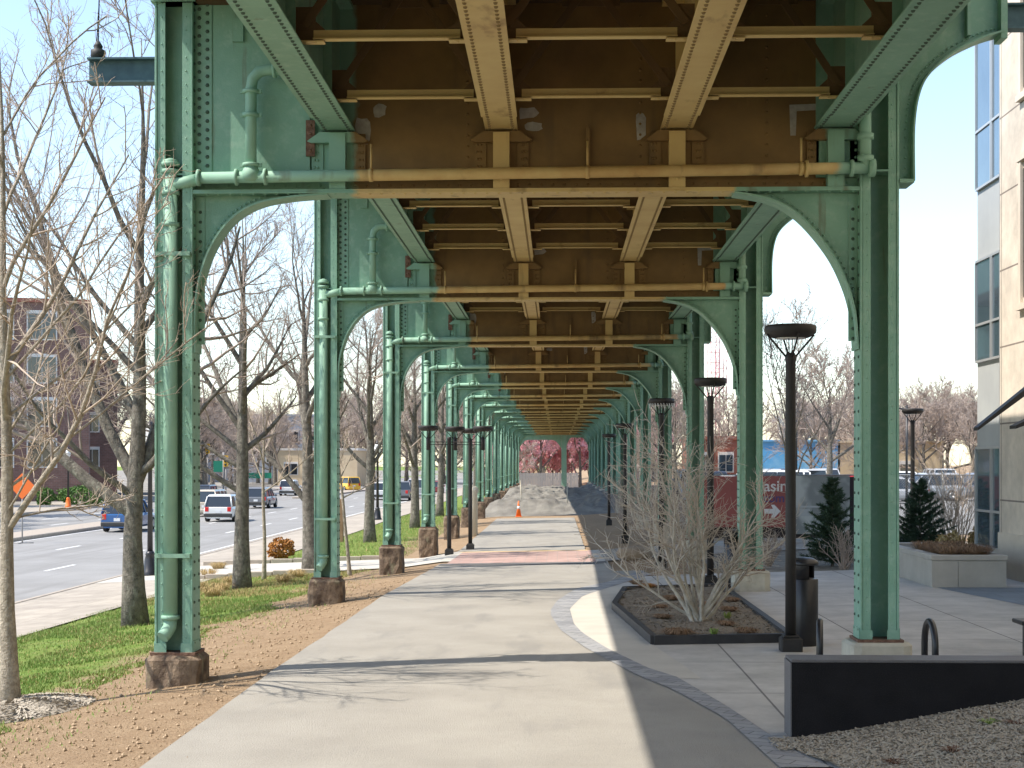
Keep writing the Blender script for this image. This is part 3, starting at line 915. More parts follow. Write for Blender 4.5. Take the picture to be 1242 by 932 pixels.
# grey primer patches beside the stringers of each girder, seen on the webs
def patch_mesh(seed, x, z, w, h):
    r = random.Random(seed); mb = MB(); n = 11
    poly = [(x + w * .6 * math.copysign(min(1, abs(math.cos(t)) * 1.35), math.cos(t)) * r.uniform(.8, 1.1), z + h * .6 * math.copysign(min(1, abs(math.sin(t)) * 1.35), math.sin(t)) * r.uniform(.75, 1.15)) for t in lin(0, 2 * PI * (n - 1) / n, n - 1)]
    mb.prism(poly, -.0185, -.0146)
    return mb.mesh('paint_patch', [M['patch']])
pms = [patch_mesh(i, *q) for i, q in enumerate([(-2.17, 6.02, .14, .24), (-1.98, 6.24, .12, .12), (-.32, 6.2, .18, .10), (-.26, 6.05, .16, .08), (.93, 6.05, .10, .24)])]
mb = MB(); mb.prism([(2.58, 5.93), (2.64, 5.93), (2.65, 6.2), (2.87, 6.21), (2.86, 6.28), (2.57, 6.27)], -.0185, -.0146); pms.append(mb.mesh('paint_patch', [M['patch']]))
for k, sel in ((2, (0, 1, 2, 3, 4, 5)), (3, (2, 5)), (4, (0, 4)), (5, (3, 4)), (6, (0, 5))):
    for i in sel: obj('paint_patch', pms[i], None, via, (0, BENTS[k], 0))
OY = BENTS[2]
for (a, b, z0, z1) in ((4.931, 5.9, 7.08, 7.36), (XL - 1.0, XL - .214, 6.56, 6.84)):
    mb = MB()
    mb.box(a, b, -.006, .006, z0 + .02, z1 - .02)
    mb.box(a, b, -.09, .09, z1 - .02, z1); mb.box(a, b, -.09, .09, z0, z0 + .02)
    og = obj('outrigger', mb, M['blue_steel'], via, (0, OY, 0))
mb = MB()
mb.lathe([(.06, 0), (.085, .03), (.085, .09), (.04, .12), (.055, .14), (.02, .2)], 10, (XL - .9, 0, 6.842))
mb.tube([(XL - .9, 0, 7.0), (XL - .87, 0, 8.4)], .008, 5); mb.tube([(XL - .92, 0, 7.0), (XL - .83, 0, 8.4)], .006, 5)
obj('insulator', mb, M['plastic'], og)
# far portal: middle column and closing girder under the last bent
mb = MB()
mb.box(.42, .98, BENTS[-1] - .2, BENTS[-1] + .2, -.9, 5.28); mb.box(.3, 1.1, BENTS[-1] - .3, BENTS[-1] + .3, -1.3, -.4)
obj('column', mb, M['green'], via)
mb = MB()
for (xa, xb, zl) in ((XL + .22, .41, 4.75), (.99, XR - .22, 5.0)):
    n = 14
    top = [(xa, 5.285), (xb, 5.285)]
    lowr = []
    for i in range(n + 1):
        t = i / n; x = xb + (xa - xb) * t
        e = min(t, 1 - t) * 2.2
        lowr.append((x, zl - .9 * max(0, 1 - e * 2.2) ** 2))
    mb.prism(top + lowr, BENTS[-1] - .02, BENTS[-1] + .02)
    for x in lin(xa + .5, xb - .5, 4): mb.box(x - .03, x + .03, BENTS[-1] - .08, BENTS[-1] - .0205, zl + .1, 5.25)
obj('portal_girder', mb, M['green'], via)

# ------------------------------------------------------------------ low wall, bike racks, lamps, bins
t = thing('low_wall', 'low black granite retaining wall above the wood chip slope', 'wall', (1.95, 12.75, 0))
mb = MB()
for a, b in ((0.0, 2.5), (2.506, 5.0), (5.006, 7.0)): mb.box(a, b, 0, .34, -.3, .64, bev=.006)
obj('wall_block', mb, M['wall_black'], t)
mb = MB()
for a, b in ((0.0, 2.5), (2.506, 5.0), (5.006, 7.0)): mb.box(a - .004, b, -.004, .344, .6405, .665, bev=.006)
mb.box(-.012, -.001, -.001, .341, -.3, .64)
obj('coping', mb, M['wall_top'], t)


def bike_rack(x, y, rz, label):
    t = thing('bike_rack', label, 'bike rack', (x, y, gz(x, y)), rz, 'bike racks behind the black wall')
    mb = MB()
    pts = [(0, -.22, 0), (0, -.22, .62)] + [(0, -.22 * math.cos(a), .62 + .22 * math.sin(a)) for a in lin(0, PI, 12)[1:-1]] + [(0, .22, .62), (0, .22, 0)]
    mb.tube(pts, .031, 10)
    obj('hoop', mb, M['black'], t)
    mb = MB()
    for sy in (-.22, .22): mb.lathe([(.07, 0), (.07, .01)], 12, (0, sy, .006))
    obj('foot_plate', mb, M['black'], t)


bike_rack(2.42, 14.15, -.18, 'black hoop bike rack beside the foremost right column, nearer the lamp post')
bike_rack(3.44, 14.2, -.02, 'black hoop bike rack on the building side of the foremost right column')

lamp_proto = None
LAMP_PARTS = None


def lamp_meshes():
    post = MB()
    post.lathe([(.067, .2), (.065, 1.5), (.062, 3.55), (.07, 3.57), (.07, 3.62), (.05, 3.66)], 14)
    base = MB()
    base.box(-.13, .13, -.13, .13, -.25, .17, bev=.015); base.box(-.10, .10, -.10, .10, .1705, .2, bev=.01)
    head = MB()
    head.lathe([(.20, 3.84), (.235, 3.85), (.31, 3.90), (.315, 3.97), (.30, 3.995), (.26, 4.0), (.0, 4.0)], 24)
    arm = MB()
    for a in (R(10), R(100), R(190), R(280)):
        ca_, sa = math.cos(a), math.sin(a)
        arm.tube([(.05 * ca_, .05 * sa, 3.6), (.30 * ca_, .30 * sa, 3.885)], .013, 6)
    for a in (R(55), R(235)):
        arm.tube([(.035 * math.cos(a), .035 * math.sin(a), 3.6), (.05 * math.cos(a), .05 * math.sin(a), 3.86)], .007, 5)
    dif = MB(); dif.lathe([(.02, 3.832), (.18, 3.832), (.185, 3.839)], 18)
    return [('post', post.mesh('post', [M['lamp_brown']])), ('base', base.mesh('base', [M['lamp_brown']])), ('lamp_head', head.mesh('lamp_head', [M['lamp_brown']])),
            ('bracket', arm.mesh('bracket', [M['lamp_brown']])), ('diffuser', dif.mesh('diffuser', [M['lamp_glass']]))]


LM = lamp_meshes()


def lamp(x, y, label, z=None, rz=0, group='disc topped lamp posts', icicles=False):
    t = thing('street_lamp', label, 'street lamp', (x, y, gz(x, y) if z is None else z), rz, group)
    for n, me in LM: obj(n, me, None, t)
    return t


lamp(2.86, 18.8, 'tallest looking dark disc topped lamp post, standing beside the black litter bin')
lamp(2.95, 29.5, 'dark disc topped lamp post rising behind the silvery bare shrub')
lamp(2.45, 36, 'dark lamp post with pale fringe under its disc, farther along right columns')
lamp(10.4, 45, 'dark disc topped lamp post beside the parking lot fence and far spruce', z=-.1)
lamp(-2.88, 50.4, 'single disc lamp post on the far side of the brick crossing')
lamp(2.3, 52, 'small dark disc lamp post far along the shaded right columns', z=-.35)
lamp(2.3, 68, 'smallest dark disc lamp post deep in shade of the right columns', z=-.4)
# white fringe under third lamp's head
t3 = [o for o in COL.objects if o.get('label', '').startswith('dark lamp post with pale fringe')][0]
mb = MB()
for a in lin(0, 2 * PI, 26)[:-1]:
    l = rng.uniform(.06, .2)
    mb.tube([(.29 * math.cos(a), .29 * math.sin(a), 3.88), (.29 * math.cos(a) + .03, .29 * math.sin(a), 3.88 - l)], [.012, .004], 4)
obj('fringe', mb, M['lamp_glass'], t3)
# double-armed lamp left of the crossing
t = thing('multi_head_lamp', 'dark post with several disc lamps on thin arms, left of the brick crossing', 'street lamp', (-3.35, 47.2, gz(-3.35, 47.2)))
for n, me in LM[:2]: obj(n, me, None, t)
for (dx, dy) in ((-.62, -.35), (.12, .95), (1.02, .5)):
    h = obj('lamp_head', LM[2][1], None, t, (dx, dy, 0)); obj('bracket', LM[3][1], None, h)
    mb = MB(); mb.lathe([(.06, 3.25), (.065, 3.6), (.04, 3.66)], 10); obj('stub', mb, M['lamp_brown'], h)
mb = MB()
for (dx, dy) in ((-.62, -.35), (.12, .95), (1.02, .5)):
    for z in (3.42, 3.5): mb.tube([(0, 0, z), (dx, dy, z)], .012, 5)
obj('arm', mb, M['lamp_brown'], t)


def bin_(x, y, rz, label):
    t = thing('litter_bin', label, 'litter bin', (x, y, gz(x, y)), rz, 'black litter bins')
    mb = MB(); mb.lathe([(.165, 0), (.175, .02), (.175, .84), (.165, .85)], 24); obj('body', mb, M['black'], t)
    mb = MB()
    n = 18; rs = .175
    a0, a1 = R(42), R(290)      # hood open on the +X side
    ang = lin(a0, a1, n)
    vs = []
    for z in (.851, 1.02):
        for a in ang: vs.append((rs * math.cos(a), rs * math.sin(a), z))
        for a in ang: vs.append(((rs - .015) * math.cos(a), (rs - .015) * math.sin(a), z))
    k = n + 1
    fs = []
    for i in range(n):
        fs += [(i, i + 1, 2 * k + i + 1, 2 * k + i), (k + i, k + i + 1, 3 * k + i + 1, 3 * k + i), (i, i + 1, k + i + 1, k + i)]
    fs += [(0, k, 3 * k, 2 * k), (n, k + n, 3 * k + n, 2 * k + n)]
    mb.add(vs, fs, 0, True)
    mb.lathe([(.172, 1.0205), (.18, 1.0206), (.182, 1.045), (.165, 1.08), (.11, 1.11), (.0, 1.125)], 24)
    obj('hood', mb, M['black'], t)
    mb = MB(); mb.lathe([(.12, .846), (.12, .852)], 18, (0, 0, 0)); obj('liner', mb, M['plastic'], t)


bin_(3.12, 19.4, R(-8), 'black cylindrical litter bin with domed hood right beside the lamp post')
bin_(3.25, 28.3, R(-8), 'black litter bin at the foot of the second right column')

# small bench end / rail bit at the frame's right edge
t = thing('low_bench', 'low dark bench end on the plaza near the building', 'bench', (5.55, 18.2, 0))
mb = MB(); mb.box(-.12, 1.4, -.2, .2, .40, .45, bev=.01); obj('seat', mb, M['black'], t)
for xx in (.0, 1.25):
    mb = MB(); mb.box(xx, xx + .05, -.18, .18, .0, .399); obj('leg', mb, M['black'], t)

# ------------------------------------------------------------------ planting bed with the silvery shrub
bed_poly = [(1.23, 19.5), (3.0, 19.75), (3.02, 28.3), (1.24, 28.0), (.92, 24.6)]
t = thing('planting_bed', 'angular planting bed edged in black steel with dry mulch and tufts', 'planting bed', (2.0, 23.0, 0))
mb = MB()
for i in range(5):
    a = Vector((*bed_poly[i], 0)); b = Vector((*bed_poly[(i + 1) % 5], 0))
    d = (b - a).normalized(); nrm = Vector((d.y, -d.x, 0)) * .045
    za, zb_ = gz(a.x, a.y), gz(b.x, b.y); o = Vector((2, 23, 0))
    p = [a + nrm - o, b + nrm - o, b - nrm - o, a - nrm - o]
    z = [za, zb_, zb_, za]
    vs = [(q.x, q.y, zz - .1) for q, zz in zip(p, z)] + [(q.x, q.y, zz + .12) for q, zz in zip(p, z)]
    mb.add(vs, [(0, 3, 2, 1), (4, 5, 6, 7), (0, 1, 5, 4), (1, 2, 6, 5), (2, 3, 7, 6), (3, 0, 4, 7)])
obj('edging', mb, M['edging'], t)


def in_poly(x, y, P):
    c = False
    for i in range(len(P)):
        (x1, y1), (x2, y2) = P[i], P[i - 1]
        if (y1 > y) != (y2 > y) and x < (x2 - x1) * (y - y1) / (y2 - y1) + x1: c = not c
    return c


def bedz(x, y): return gz(x, y) + .07 + .05 * (mnoise.noise(Vector((x * 1.3, y * 1.3, 5))) + .5)
mb = MB(); cx, cy = 1.98, 24
ringn = 12
vs = []; nn = 40
edge = resample(bed_poly + [bed_poly[0]], nn)[:-1]
for q in range(ringn + 1):
    for (x, y) in edge:
        f = q / ringn; X = cx + (x - cx) * f * .985; Yv = cy + (y - cy) * f * .985
        vs.append((X - 2, Yv - 23, (bedz(X, Yv) if f < .95 else gz(X, Yv) + .07)))
mb.add(vs, [(q * nn + k, q * nn + (k + 1) % nn, (q + 1) * nn + (k + 1) % nn, (q + 1) * nn + k) for q in range(ringn) for k in range(nn)], 0, True)
obj('soil', mb, M['bed'], t)
mb = MB(); r = random.Random(3)
def chip(mb, x, y, z, s, r, mi=0):
    a = r.uniform(0, PI); l = s * r.uniform(.6, 1.6); w = s * r.uniform(.2, .5); tl = r.uniform(-.5, .5); t2 = r.uniform(-.5, .5)
    ca_, sa = math.cos(a), math.sin(a)
    u = Vector((ca_ * l, sa * l, tl * l)); v = Vector((-sa * w, ca_ * w, t2 * w)); p = Vector((x, y, z)); h = Vector((0, 0, s * .18))
    mb.add([tuple(p - u - v), tuple(p + u - v), tuple(p + u + v), tuple(p - u + v), tuple(p + h)], [(0, 1, 4), (1, 2, 4), (2, 3, 4), (3, 0, 4), (0, 3, 2, 1)], mi)
n = 0
while n < 5000:
    x, y = r.uniform(.9, 3.05), r.uniform(19.5, 28.3)
    if in_poly(x, y, bed_poly): chip(mb, x - 2, y - 23, bedz(x, y) + .005, .02, r, 0); n += 1
o = obj('mulch', mb, M['bed_chip'], t, fix=False); o['kind'] = 'stuff'


def tuft(name, label, x, y, z, rad, h, m, n, group=None, r=rng, cat='grass tuft', droop=.6):
    mb = MB()
    for _ in range(n):
        a = r.uniform(0, 2 * PI); rr = rad * math.sqrt(r.random()) * .5; l = h * r.uniform(.6, 1.1); out = rad * r.uniform(.3, 1.0)
        p = Vector((rr * math.cos(a), rr * math.sin(a), -.01)); q = p + Vector((out * .5 * math.cos(a), out * .5 * math.sin(a), l)); e = p + Vector((out * math.cos(a), out * math.sin(a), l * droop))
        w = Vector((-math.sin(a), math.cos(a), 0)) * .006
        mb.add([tuple(p - w), tuple(p + w), tuple(q + w * .7), tuple(q - w * .7), tuple(e)], [(0, 1, 2, 3), (3, 2, 4)])
    o = obj(name, mb, m, None, (x, y, z), fix=False)
    return tag(o, label, cat, group)


tr = random.Random(12)
for k, (px, py, rad, m_) in enumerate([(785, 712, .16, 'orange_leaf'), (803, 749, .13, 'tuft'), (822, 770, .2, 'tuft'), (905, 768, .16, 'tuft'), (884, 742, .14, 'tuft'), (880, 758, .13, 'tuft'), (815, 728, .16, 'tuft'), (835, 740, .13, 'tuft'), (772, 709, .14, 'tuft'), (888, 730, .13, 'tuft'), (800, 738, .12, 'tuft'), (862, 735, .13, 'tuft')]):
    x, y = G(px, py, .1)
    tuft('dry_tuft', 'brown cut back grass tuft in the black edged planting bed' if k else 'rusty orange grass tuft at the far left corner of the planting bed', x, y, bedz(x, y), rad * 1.15, rad * .5, M[m_], 420, None if k == 0 else 'cut back tufts in the planting bed', tr)
for px, py, lab in ((866, 771, 'small green sprout at the front of the planting bed'), (882, 750, 'small green sprout at the right of the silvery shrub')):
    x, y = G(px, py, .1); tuft('sprout', lab, x, y, bedz(x, y), .08, .1, M['grass'], 60, None, tr, 'plant')

# ------------------------------------------------------------------ trees
def rvec(r):
    return Vector((r.gauss(0, 1), r.gauss(0, 1), r.gauss(0, 1)))


def limb_pts(p, d, L, r0, r1, nseg, wob_, trop, r):
    pts = [p.copy()]; rad = [r0]; d = d.normalized()
    for i in range(nseg):
        d = (d + rvec(r) * wob_ + Vector((0, 0, trop))).normalized()
        p = p + d * (L / nseg); pts.append(p.copy()); rad.append(r0 + (r1 - r0) * (i + 1) / nseg)
    return pts, rad


def side_dir(d, ang, r, up=.0):
    a = rvec(r); a = (a - d * a.dot(d)).normalized()
    v = d * math.cos(ang) + a * math.sin(ang)
    v.z += up
    return v.normalized()


def bare_tree(seed, H, r0, fork, nl=9, sub=(7, 6, 4), explicit=None, lean=(0, 0), spread=(R(32), R(58)), leader=.85, tw=(.011, .0065, .004), curv=.08, limblen=.62, twl=1.0, prune=0):
    r = random.Random(seed)
    tk = MB(); cr = MB()
    # trunk + leader
    top = Vector((lean[0] * H, lean[1] * H, H * leader))
    n = 12; pts = []; rad = []
    for i in range(n + 1):
        f = i / n
        z = -.25 + (top.z + .25) * f
        w = .035 * H * .25
        pts.append(Vector((lean[0] * z + w * mnoise.noise(Vector((f * 3.1, seed, 1))), lean[1] * z + w * mnoise.noise(Vector((f * 3.1, seed, 7))), z)))
        flare = 1.0 + .35 * max(0, 1 - max(0, z) / (.12 * H)) ** 2
        rr = r0 * (1 - .25 * min(1, z / max(fork, .1))) if z < fork else r0 * .75 * (1 - (z - fork) / (top.z - fork)) ** .9
        rad.append(max(.008, rr * flare))
    tk.tube(pts, rad, 12)

    def axis(z):
        f = max(0, min(1, (z + .25) / (top.z + .25))) * n
        i = min(n - 1, int(f)); u = f - i
        return pts[i] * (1 - u) + pts[i + 1] * u, rad[i] * (1 - u) + rad[i + 1] * u
    limbs = []
    if explicit:
        for (z, az, tilt, L, rr) in explicit:
            p, _ = axis(z); limbs.append((p, Vector((math.sin(tilt) * math.cos(az), math.sin(tilt) * math.sin(az), math.cos(tilt))), L, rr))
    for i in range(nl):
        z = fork + (H * leader * .93 - fork) * (i + r.uniform(0, .6)) / nl
        p, rr = axis(z); az = i * 2.4 + r.uniform(-.4, .4); tilt = r.uniform(*spread) * (1 - .25 * i / nl)
        L = (H - z) * limblen * r.uniform(.8, 1.1) + .12 * H
        limbs.append((p, Vector((math.sin(tilt) * math.cos(az), math.sin(tilt) * math.sin(az), math.cos(tilt))), L, min(rr * .7, r0 * .42)))
    for (p, d, L, rr) in limbs:
        if prune and d.x > .12: L *= max(.38, 1 - prune * d.x)
        pt, ra = limb_pts(p, d, L, rr, max(.008, rr * .18), 7, curv, .05, r)
        tk.tube(pt, ra, 7, cap=False)
        for k in range(sub[0]):
            f = .22 + .78 * (k + r.random()) / sub[0]
            q = f * 7; i = min(6, int(q)); u = q - i
            p2 = pt[i] * (1 - u) + pt[i + 1] * u; d1 = (pt[i + 1] - pt[i]).normalized()
            L2 = L * r.uniform(.28, .5) * (1.15 - .6 * f) * twl
            r2 = max(tw[0], (ra[i]) * .5)
            pt2, ra2 = limb_pts(p2, side_dir(d1, r.uniform(R(30), R(62)), r, .12), L2, r2, tw[0] * .7, 5, curv * 1.3, .06, r)
            cr.tube(pt2, ra2, 4, cap=False)
            for k2 in range(sub[1]):
                f2 = .15 + .85 * (k2 + r.random()) / sub[1]
                q2 = f2 * 5; i2 = min(4, int(q2)); u2 = q2 - i2
                p3 = pt2[i2] * (1 - u2) + pt2[i2 + 1] * u2; d2 = (pt2[i2 + 1] - pt2[i2]).normalized()
                L3 = L2 * r.uniform(.3, .55)
                pt3, ra3 = limb_pts(p3, side_dir(d2, r.uniform(R(28), R(60)), r, .1), L3, tw[1], tw[1] * .6, 3, curv * 1.6, .06, r)
                cr.tube(pt3, ra3, 3, cap=False)
                for k3 in range(sub[2]):
                    f3 = .2 + .8 * (k3 + r.random()) / sub[2]
                    q3 = f3 * 3; i3 = min(2, int(q3)); u3 = q3 - i3
                    p4 = pt3[i3] * (1 - u3) + pt3[i3 + 1] * u3; d3 = (pt3[i3 + 1] - pt3[i3]).normalized()
                    pt4, ra4 = limb_pts(p4, side_dir(d3, r.uniform(R(25), R(60)), r, .08), L3 * r.uniform(.3, .6), tw[2], tw[2] * .6, 2, curv * 2, .05, r)
                    cr.tube(pt4, ra4, 3, cap=False)
    return tk, cr


def tree_thing(name, label, cat, loc, mbs, mats, rz=0, group=None, names=('trunk', 'crown')):
    t = thing(name, label, cat, loc, rz, group)
    for n_, b_, m_ in zip(names, mbs, mats): obj(n_, b_, m_, t, fix=False)
    return t


BT = (M['bark'], M['twig'])
x, y = G(165, 757)
tree_thing('street_tree', 'large bare tree with low forking dark trunk just left of the foremost green column', 'tree', (x, y, gz(x, y)),
           bare_tree(11, 12.5, .205, 2.4, 8, (9, 7, 5), explicit=[(2.0, PI, R(50), 7.0, .13), (2.3, R(200), R(60), 3.6, .07), (2.6, R(165), R(22), 8.0, .12), (2.5, R(20), R(18), 8.5, .13), (4.5, R(185), R(40), 5, .06), (5, R(170), R(45), 4.5, .06)], lean=(.01, 0), prune=1.1), BT, group='street trees beside the road')
x, y = G(294, 713)
tree_thing('street_tree', 'bare tree with straight mossy trunk seen between first and second left columns', 'tree', (x, y, gz(x, y)),
           bare_tree(23, 10.8, .20, 3.0, 10, (9, 8, 5), explicit=[(2.3, R(185), R(62), 4.6, .075), (3.3, R(180), R(55), 4.6, .07), (2.9, R(170), R(60), 4.2, .06), (4.6, R(20), R(35), 4.8, .07), (3.8, R(190), R(35), 5, .07)], prune=1.0), BT, group='street trees beside the road')
x, y = G(377, 690)
T3 = tree_thing('street_tree', 'bare tree with leaning forked trunk left of the second left column', 'tree', (x, y, gz(x, y)),
                bare_tree(31, 10.8, .22, 3.1, 10, (9, 8, 5), explicit=[(1.9, R(175), R(40), 4.5, .1), (3.0, R(10), R(35), 5.5, .09)], lean=(-.03, 0), prune=1.0), BT, group='street trees beside the road')
x, y = G(449, 657)
T4 = tree_thing('street_tree', 'bare tree between second and third left columns, trunk swelling at its fork', 'tree', (x, y, gz(x, y)),
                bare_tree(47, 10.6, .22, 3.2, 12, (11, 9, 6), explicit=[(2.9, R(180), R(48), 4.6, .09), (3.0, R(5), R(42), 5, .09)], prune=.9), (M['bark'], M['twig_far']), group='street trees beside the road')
rowlab = ['bare tree between third and fourth left columns on the green verge', 'bare tree seen between fourth and fifth left columns']
for k, (px, py) in enumerate([(503, 640), (533, 626)]):
    x, y = G(px, py)
    dup([T4, T3][k % 2], (x, y, gz(x, y)), 1.3 + k * 2.1, rowlab[k], 'street trees beside the road')
for k, Y in enumerate([104, 119, 134, 149]):
    dup([T4, T3][k % 2], (-7.2, Y, gz(-7.2, Y)), .7 + k * 1.7, 'distant bare street tree in the row behind the far left columns', 'distant street trees', .95 + .05 * (k % 3))

# pale young trees
PT = (M['bark_pale'], M['twig_pale'])
x, y = G(14, 862)
tree_thing('young_tree', 'slender pale barked tree at the left edge of the lawn in a mulch ring', 'tree', (x, y, gz(x, y)),
           bare_tree(58, 9.0, .092, 1.7, 10, (8, 5, 3), explicit=[(2.35, R(12), R(58), 2.9, .017), (2.7, R(-15), R(52), 2.8, .017), (3.1, R(28), R(45), 2.8, .018), (2.1, R(-55), R(60), 1.9, .013), (2.0, R(55), R(66), 1.5, .012), (3.5, R(0), R(40), 2.8, .018), (2.9, R(70), R(50), 2.2, .015)], lean=(-.02, 0), tw=(.0075, .0045, .003), curv=.09, limblen=.34, twl=.85), PT)
xm, ym = x, y
x, y = G(320, 702)
Y2 = tree_thing('young_tree', 'thin pale sapling standing in dry grass between first and second left columns', 'tree', (x, y, gz(x, y)),
                bare_tree(61, 6.5, .055, 2.2, 9, (6, 4, 3), tw=(.009, .006, .004), limblen=.35), PT)
x, y = G(424, 697)
tree_thing('young_tree', 'leaning pale sapling beside a wooden post right of the second left column', 'tree', (x, y, gz(x, y)),
           bare_tree(67, 4.2, .05, 2.0, 8, (5, 4, 2), lean=(-.09, 0), tw=(.008, .006, .004), limblen=.3), PT)
# mulch ring for the pale tree
mb = MB()
for q in range(7):
    for k in range(20):
        a = 2 * PI * k / 20; rr = .85 * q / 6
        X = xm + rr * math.cos(a); Yv = ym + rr * math.sin(a)
        mb.v.append((X, Yv, gz(X, Yv) - .03 + .13 * (1 - (q / 6) ** 2) + .02 * mnoise.noise(Vector((X * 5, Yv * 5, 0)))))
mb.f = [(q * 20 + k, q * 20 + (k + 1) % 20, (q + 1) * 20 + (k + 1) % 20, (q + 1) * 20 + k) for q in range(6) for k in range(20)]
mb.m = [0] * len(mb.f); mb.sm = [True] * len(mb.f)
rr_ = random.Random(15)
for _ in range(2600):
    a = rr_.uniform(0, 2 * PI); q = .86 * math.sqrt(rr_.random()); X = xm + q * math.cos(a); Yv = ym + q * math.sin(a)
    mb_n = len(mb.f)
    ca_, sa_ = math.cos(a * 7), math.sin(a * 7); l_ = rr_.uniform(.012, .03); w_ = rr_.uniform(.005, .01); z_ = gz(X, Yv) - .015 + .13 * (1 - (q / .85) ** 2) + .012
    t_ = rr_.uniform(-.012, .012)
    mb.add([(X - ca_ * l_ + sa_ * w_, Yv - sa_ * l_ - ca_ * w_, z_ - t_), (X + ca_ * l_ + sa_ * w_, Yv + sa_ * l_ - ca_ * w_, z_ + t_), (X + ca_ * l_ - sa_ * w_, Yv + sa_ * l_ + ca_ * w_, z_ + t_ + .006), (X - ca_ * l_ - sa_ * w_, Yv - sa_ * l_ + ca_ * w_, z_ - t_ + .006)], [(0, 1, 2, 3)], 1)
struct('mulch_ring', mb, [M['chip_base'], M['chip']], 'stuff', fix=False)

# silvery multi-stem shrub in the bed
x, y = G(847, 757, .05)
r = random.Random(91); tk = MB(); cr = MB()
stems = [(-1.15, 1.75, .2), (-.95, 1.45, -.3), (-.75, 2.1, .1), (-.5, 2.35, -.3), (-.35, 2.5, .4), (-.1, 2.6, .2), (.15, 2.4, -.3), (.35, 2.3, .2), (.55, 1.9, -.2), (.95, 1.6, .1), (.75, 1.25, -.35), (-.6, 1.7, .5), (.25, 1.8, .6), (-1.3, 1.3, 0), (1.15, 1.35, .2)]
for (dx, h, dy) in stems:
    L = math.hypot(dx, h); b0 = Vector((r.uniform(-.08, .08), r.uniform(-.08, .08), -.05))
    h *= .9; d = Vector((dx * .95, dy * .9, h))
    pt, ra = limb_pts(b0, d, L * 1.02, r.uniform(.024, .036), .006, 9, .1, .0, r)
    tk.tube(pt, ra, 7, cap=False)
    for k in range(12):
        f = .3 + .7 * (k + r.random()) / 12; q = f * 9; i = min(8, int(q)); p2 = pt[i].lerp(pt[i + 1], q - i); d1 = (pt[i + 1] - pt[i]).normalized()
        L2 = L * r.uniform(.2, .38)
        pt2, ra2 = limb_pts(p2, side_dir(d1, r.uniform(R(30), R(60)), r, .08), L2, ra[i] * .55 + .002, .0035, 5, .12, .03, r)
        (tk if k < 2 else cr).tube(pt2, ra2, 4, cap=False)
        for k2 in range(10):
            f2 = .15 + .85 * (k2 + r.random()) / 10; q2 = f2 * 5; i2 = min(4, int(q2)); p3 = pt2[i2].lerp(pt2[i2 + 1], q2 - i2); d2 = (pt2[i2 + 1] - pt2[i2]).normalized()
            pt3, ra3 = limb_pts(p3, side_dir(d2, r.uniform(R(30), R(65)), r, .05), L2 * r.uniform(.25, .5), .0042, .0025, 3, .18, .02, r)
            cr.tube(pt3, ra3, 3, cap=False)
tree_thing('multistem_shrub', 'silvery multi stemmed bare shrub growing in the black edged planting bed', 'shrub', (x, y, bedz(x, y)), (tk, cr), (M['bark_white'], M['twig_silver']), names=('stem', 'crown'))

# background tree prototypes and copies
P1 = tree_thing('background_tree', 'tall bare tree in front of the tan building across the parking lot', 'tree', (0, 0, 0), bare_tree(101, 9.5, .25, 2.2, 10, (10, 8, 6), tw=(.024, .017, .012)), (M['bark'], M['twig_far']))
P1.location = (17.4, 98, 0)
P2 = tree_thing('background_tree', 'slim upright bare tree behind the red banner fence', 'tree', (0, 0, 0), bare_tree(103, 7.4, .07, 1.0, 12, (7, 5, 3), spread=(R(14), R(30)), tw=(.011, .008, .006)), (M['bark_pale'], M['twig_far']))
P2.location = (7.1, 47.5, 0)
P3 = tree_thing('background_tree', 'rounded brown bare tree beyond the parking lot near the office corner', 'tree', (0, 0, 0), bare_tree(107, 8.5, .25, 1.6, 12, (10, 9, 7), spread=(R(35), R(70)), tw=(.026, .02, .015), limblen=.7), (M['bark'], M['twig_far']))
P3.location = (35.5, 140, 0)
bg = random.Random(5)
for (X, Y, s_) in [(42, 150, 1.0), (30, 160, .9), (25, 150, .9), (49, 165, 1.1), (38, 120, .75), (14, 150, 1.0), (19, 170, 1.1), (10, 130, .9), (8.5, 115, .9), (55, 190, 1.2), (24, 190, 1.2), (34, 200, 1.25), (44, 210, 1.3), (12, 190, 1.2), (28, 140, 1), (32, 150, 1.05), (40, 165, 1.1), (45, 180, 1.2), (22, 140, .9), (52, 175, 1.2), (36, 175, 1.1), (26.5, 122, .8), (33.5, 124, .85), (30, 126, .9), (37, 130, 1.0), (41, 138, 1.0), (20.5, 124, .75), (46, 150, 1.15), (33, 135, 1.0)]:
    dup([P1, P3][bg.randrange(2)], (X, Y, 0), bg.uniform(0, 6), 'bare brown tree in the distant tree line beyond the parking lot', 'distant trees beyond the parking lot', s_)
for k in range(46):
    X = -38.5 - bg.random() * 16; Y = 62 + k * 5 + bg.uniform(-4, 4)
    pxx = 676 + X / Y * 1850
    if (-60 < pxx < 150 and Y < 160) or Y < 75: continue
    dup([P1, P3, P1][k % 3], (X, Y, -1.15), bg.uniform(0, 6), 'bare brown tree along the far side of the road', 'bare trees across the road', bg.uniform(1.0, 1.4))
for k in range(16):
    dup([P3, P1][k % 2], (-36 + k * 2.2 + bg.uniform(-1, 1), 250 + bg.uniform(-15, 25), -1.1), bg.uniform(0, 6), 'bare brown tree closing the view at the end of the road', 'bare trees at the end of the road', bg.uniform(1.4, 1.9))
# dark bare tree left of the far portal opening
dup(P3, (-5.5, 176, -.8), 1.1, 'dark bare tree seen through the left of the far portal', None, .8)


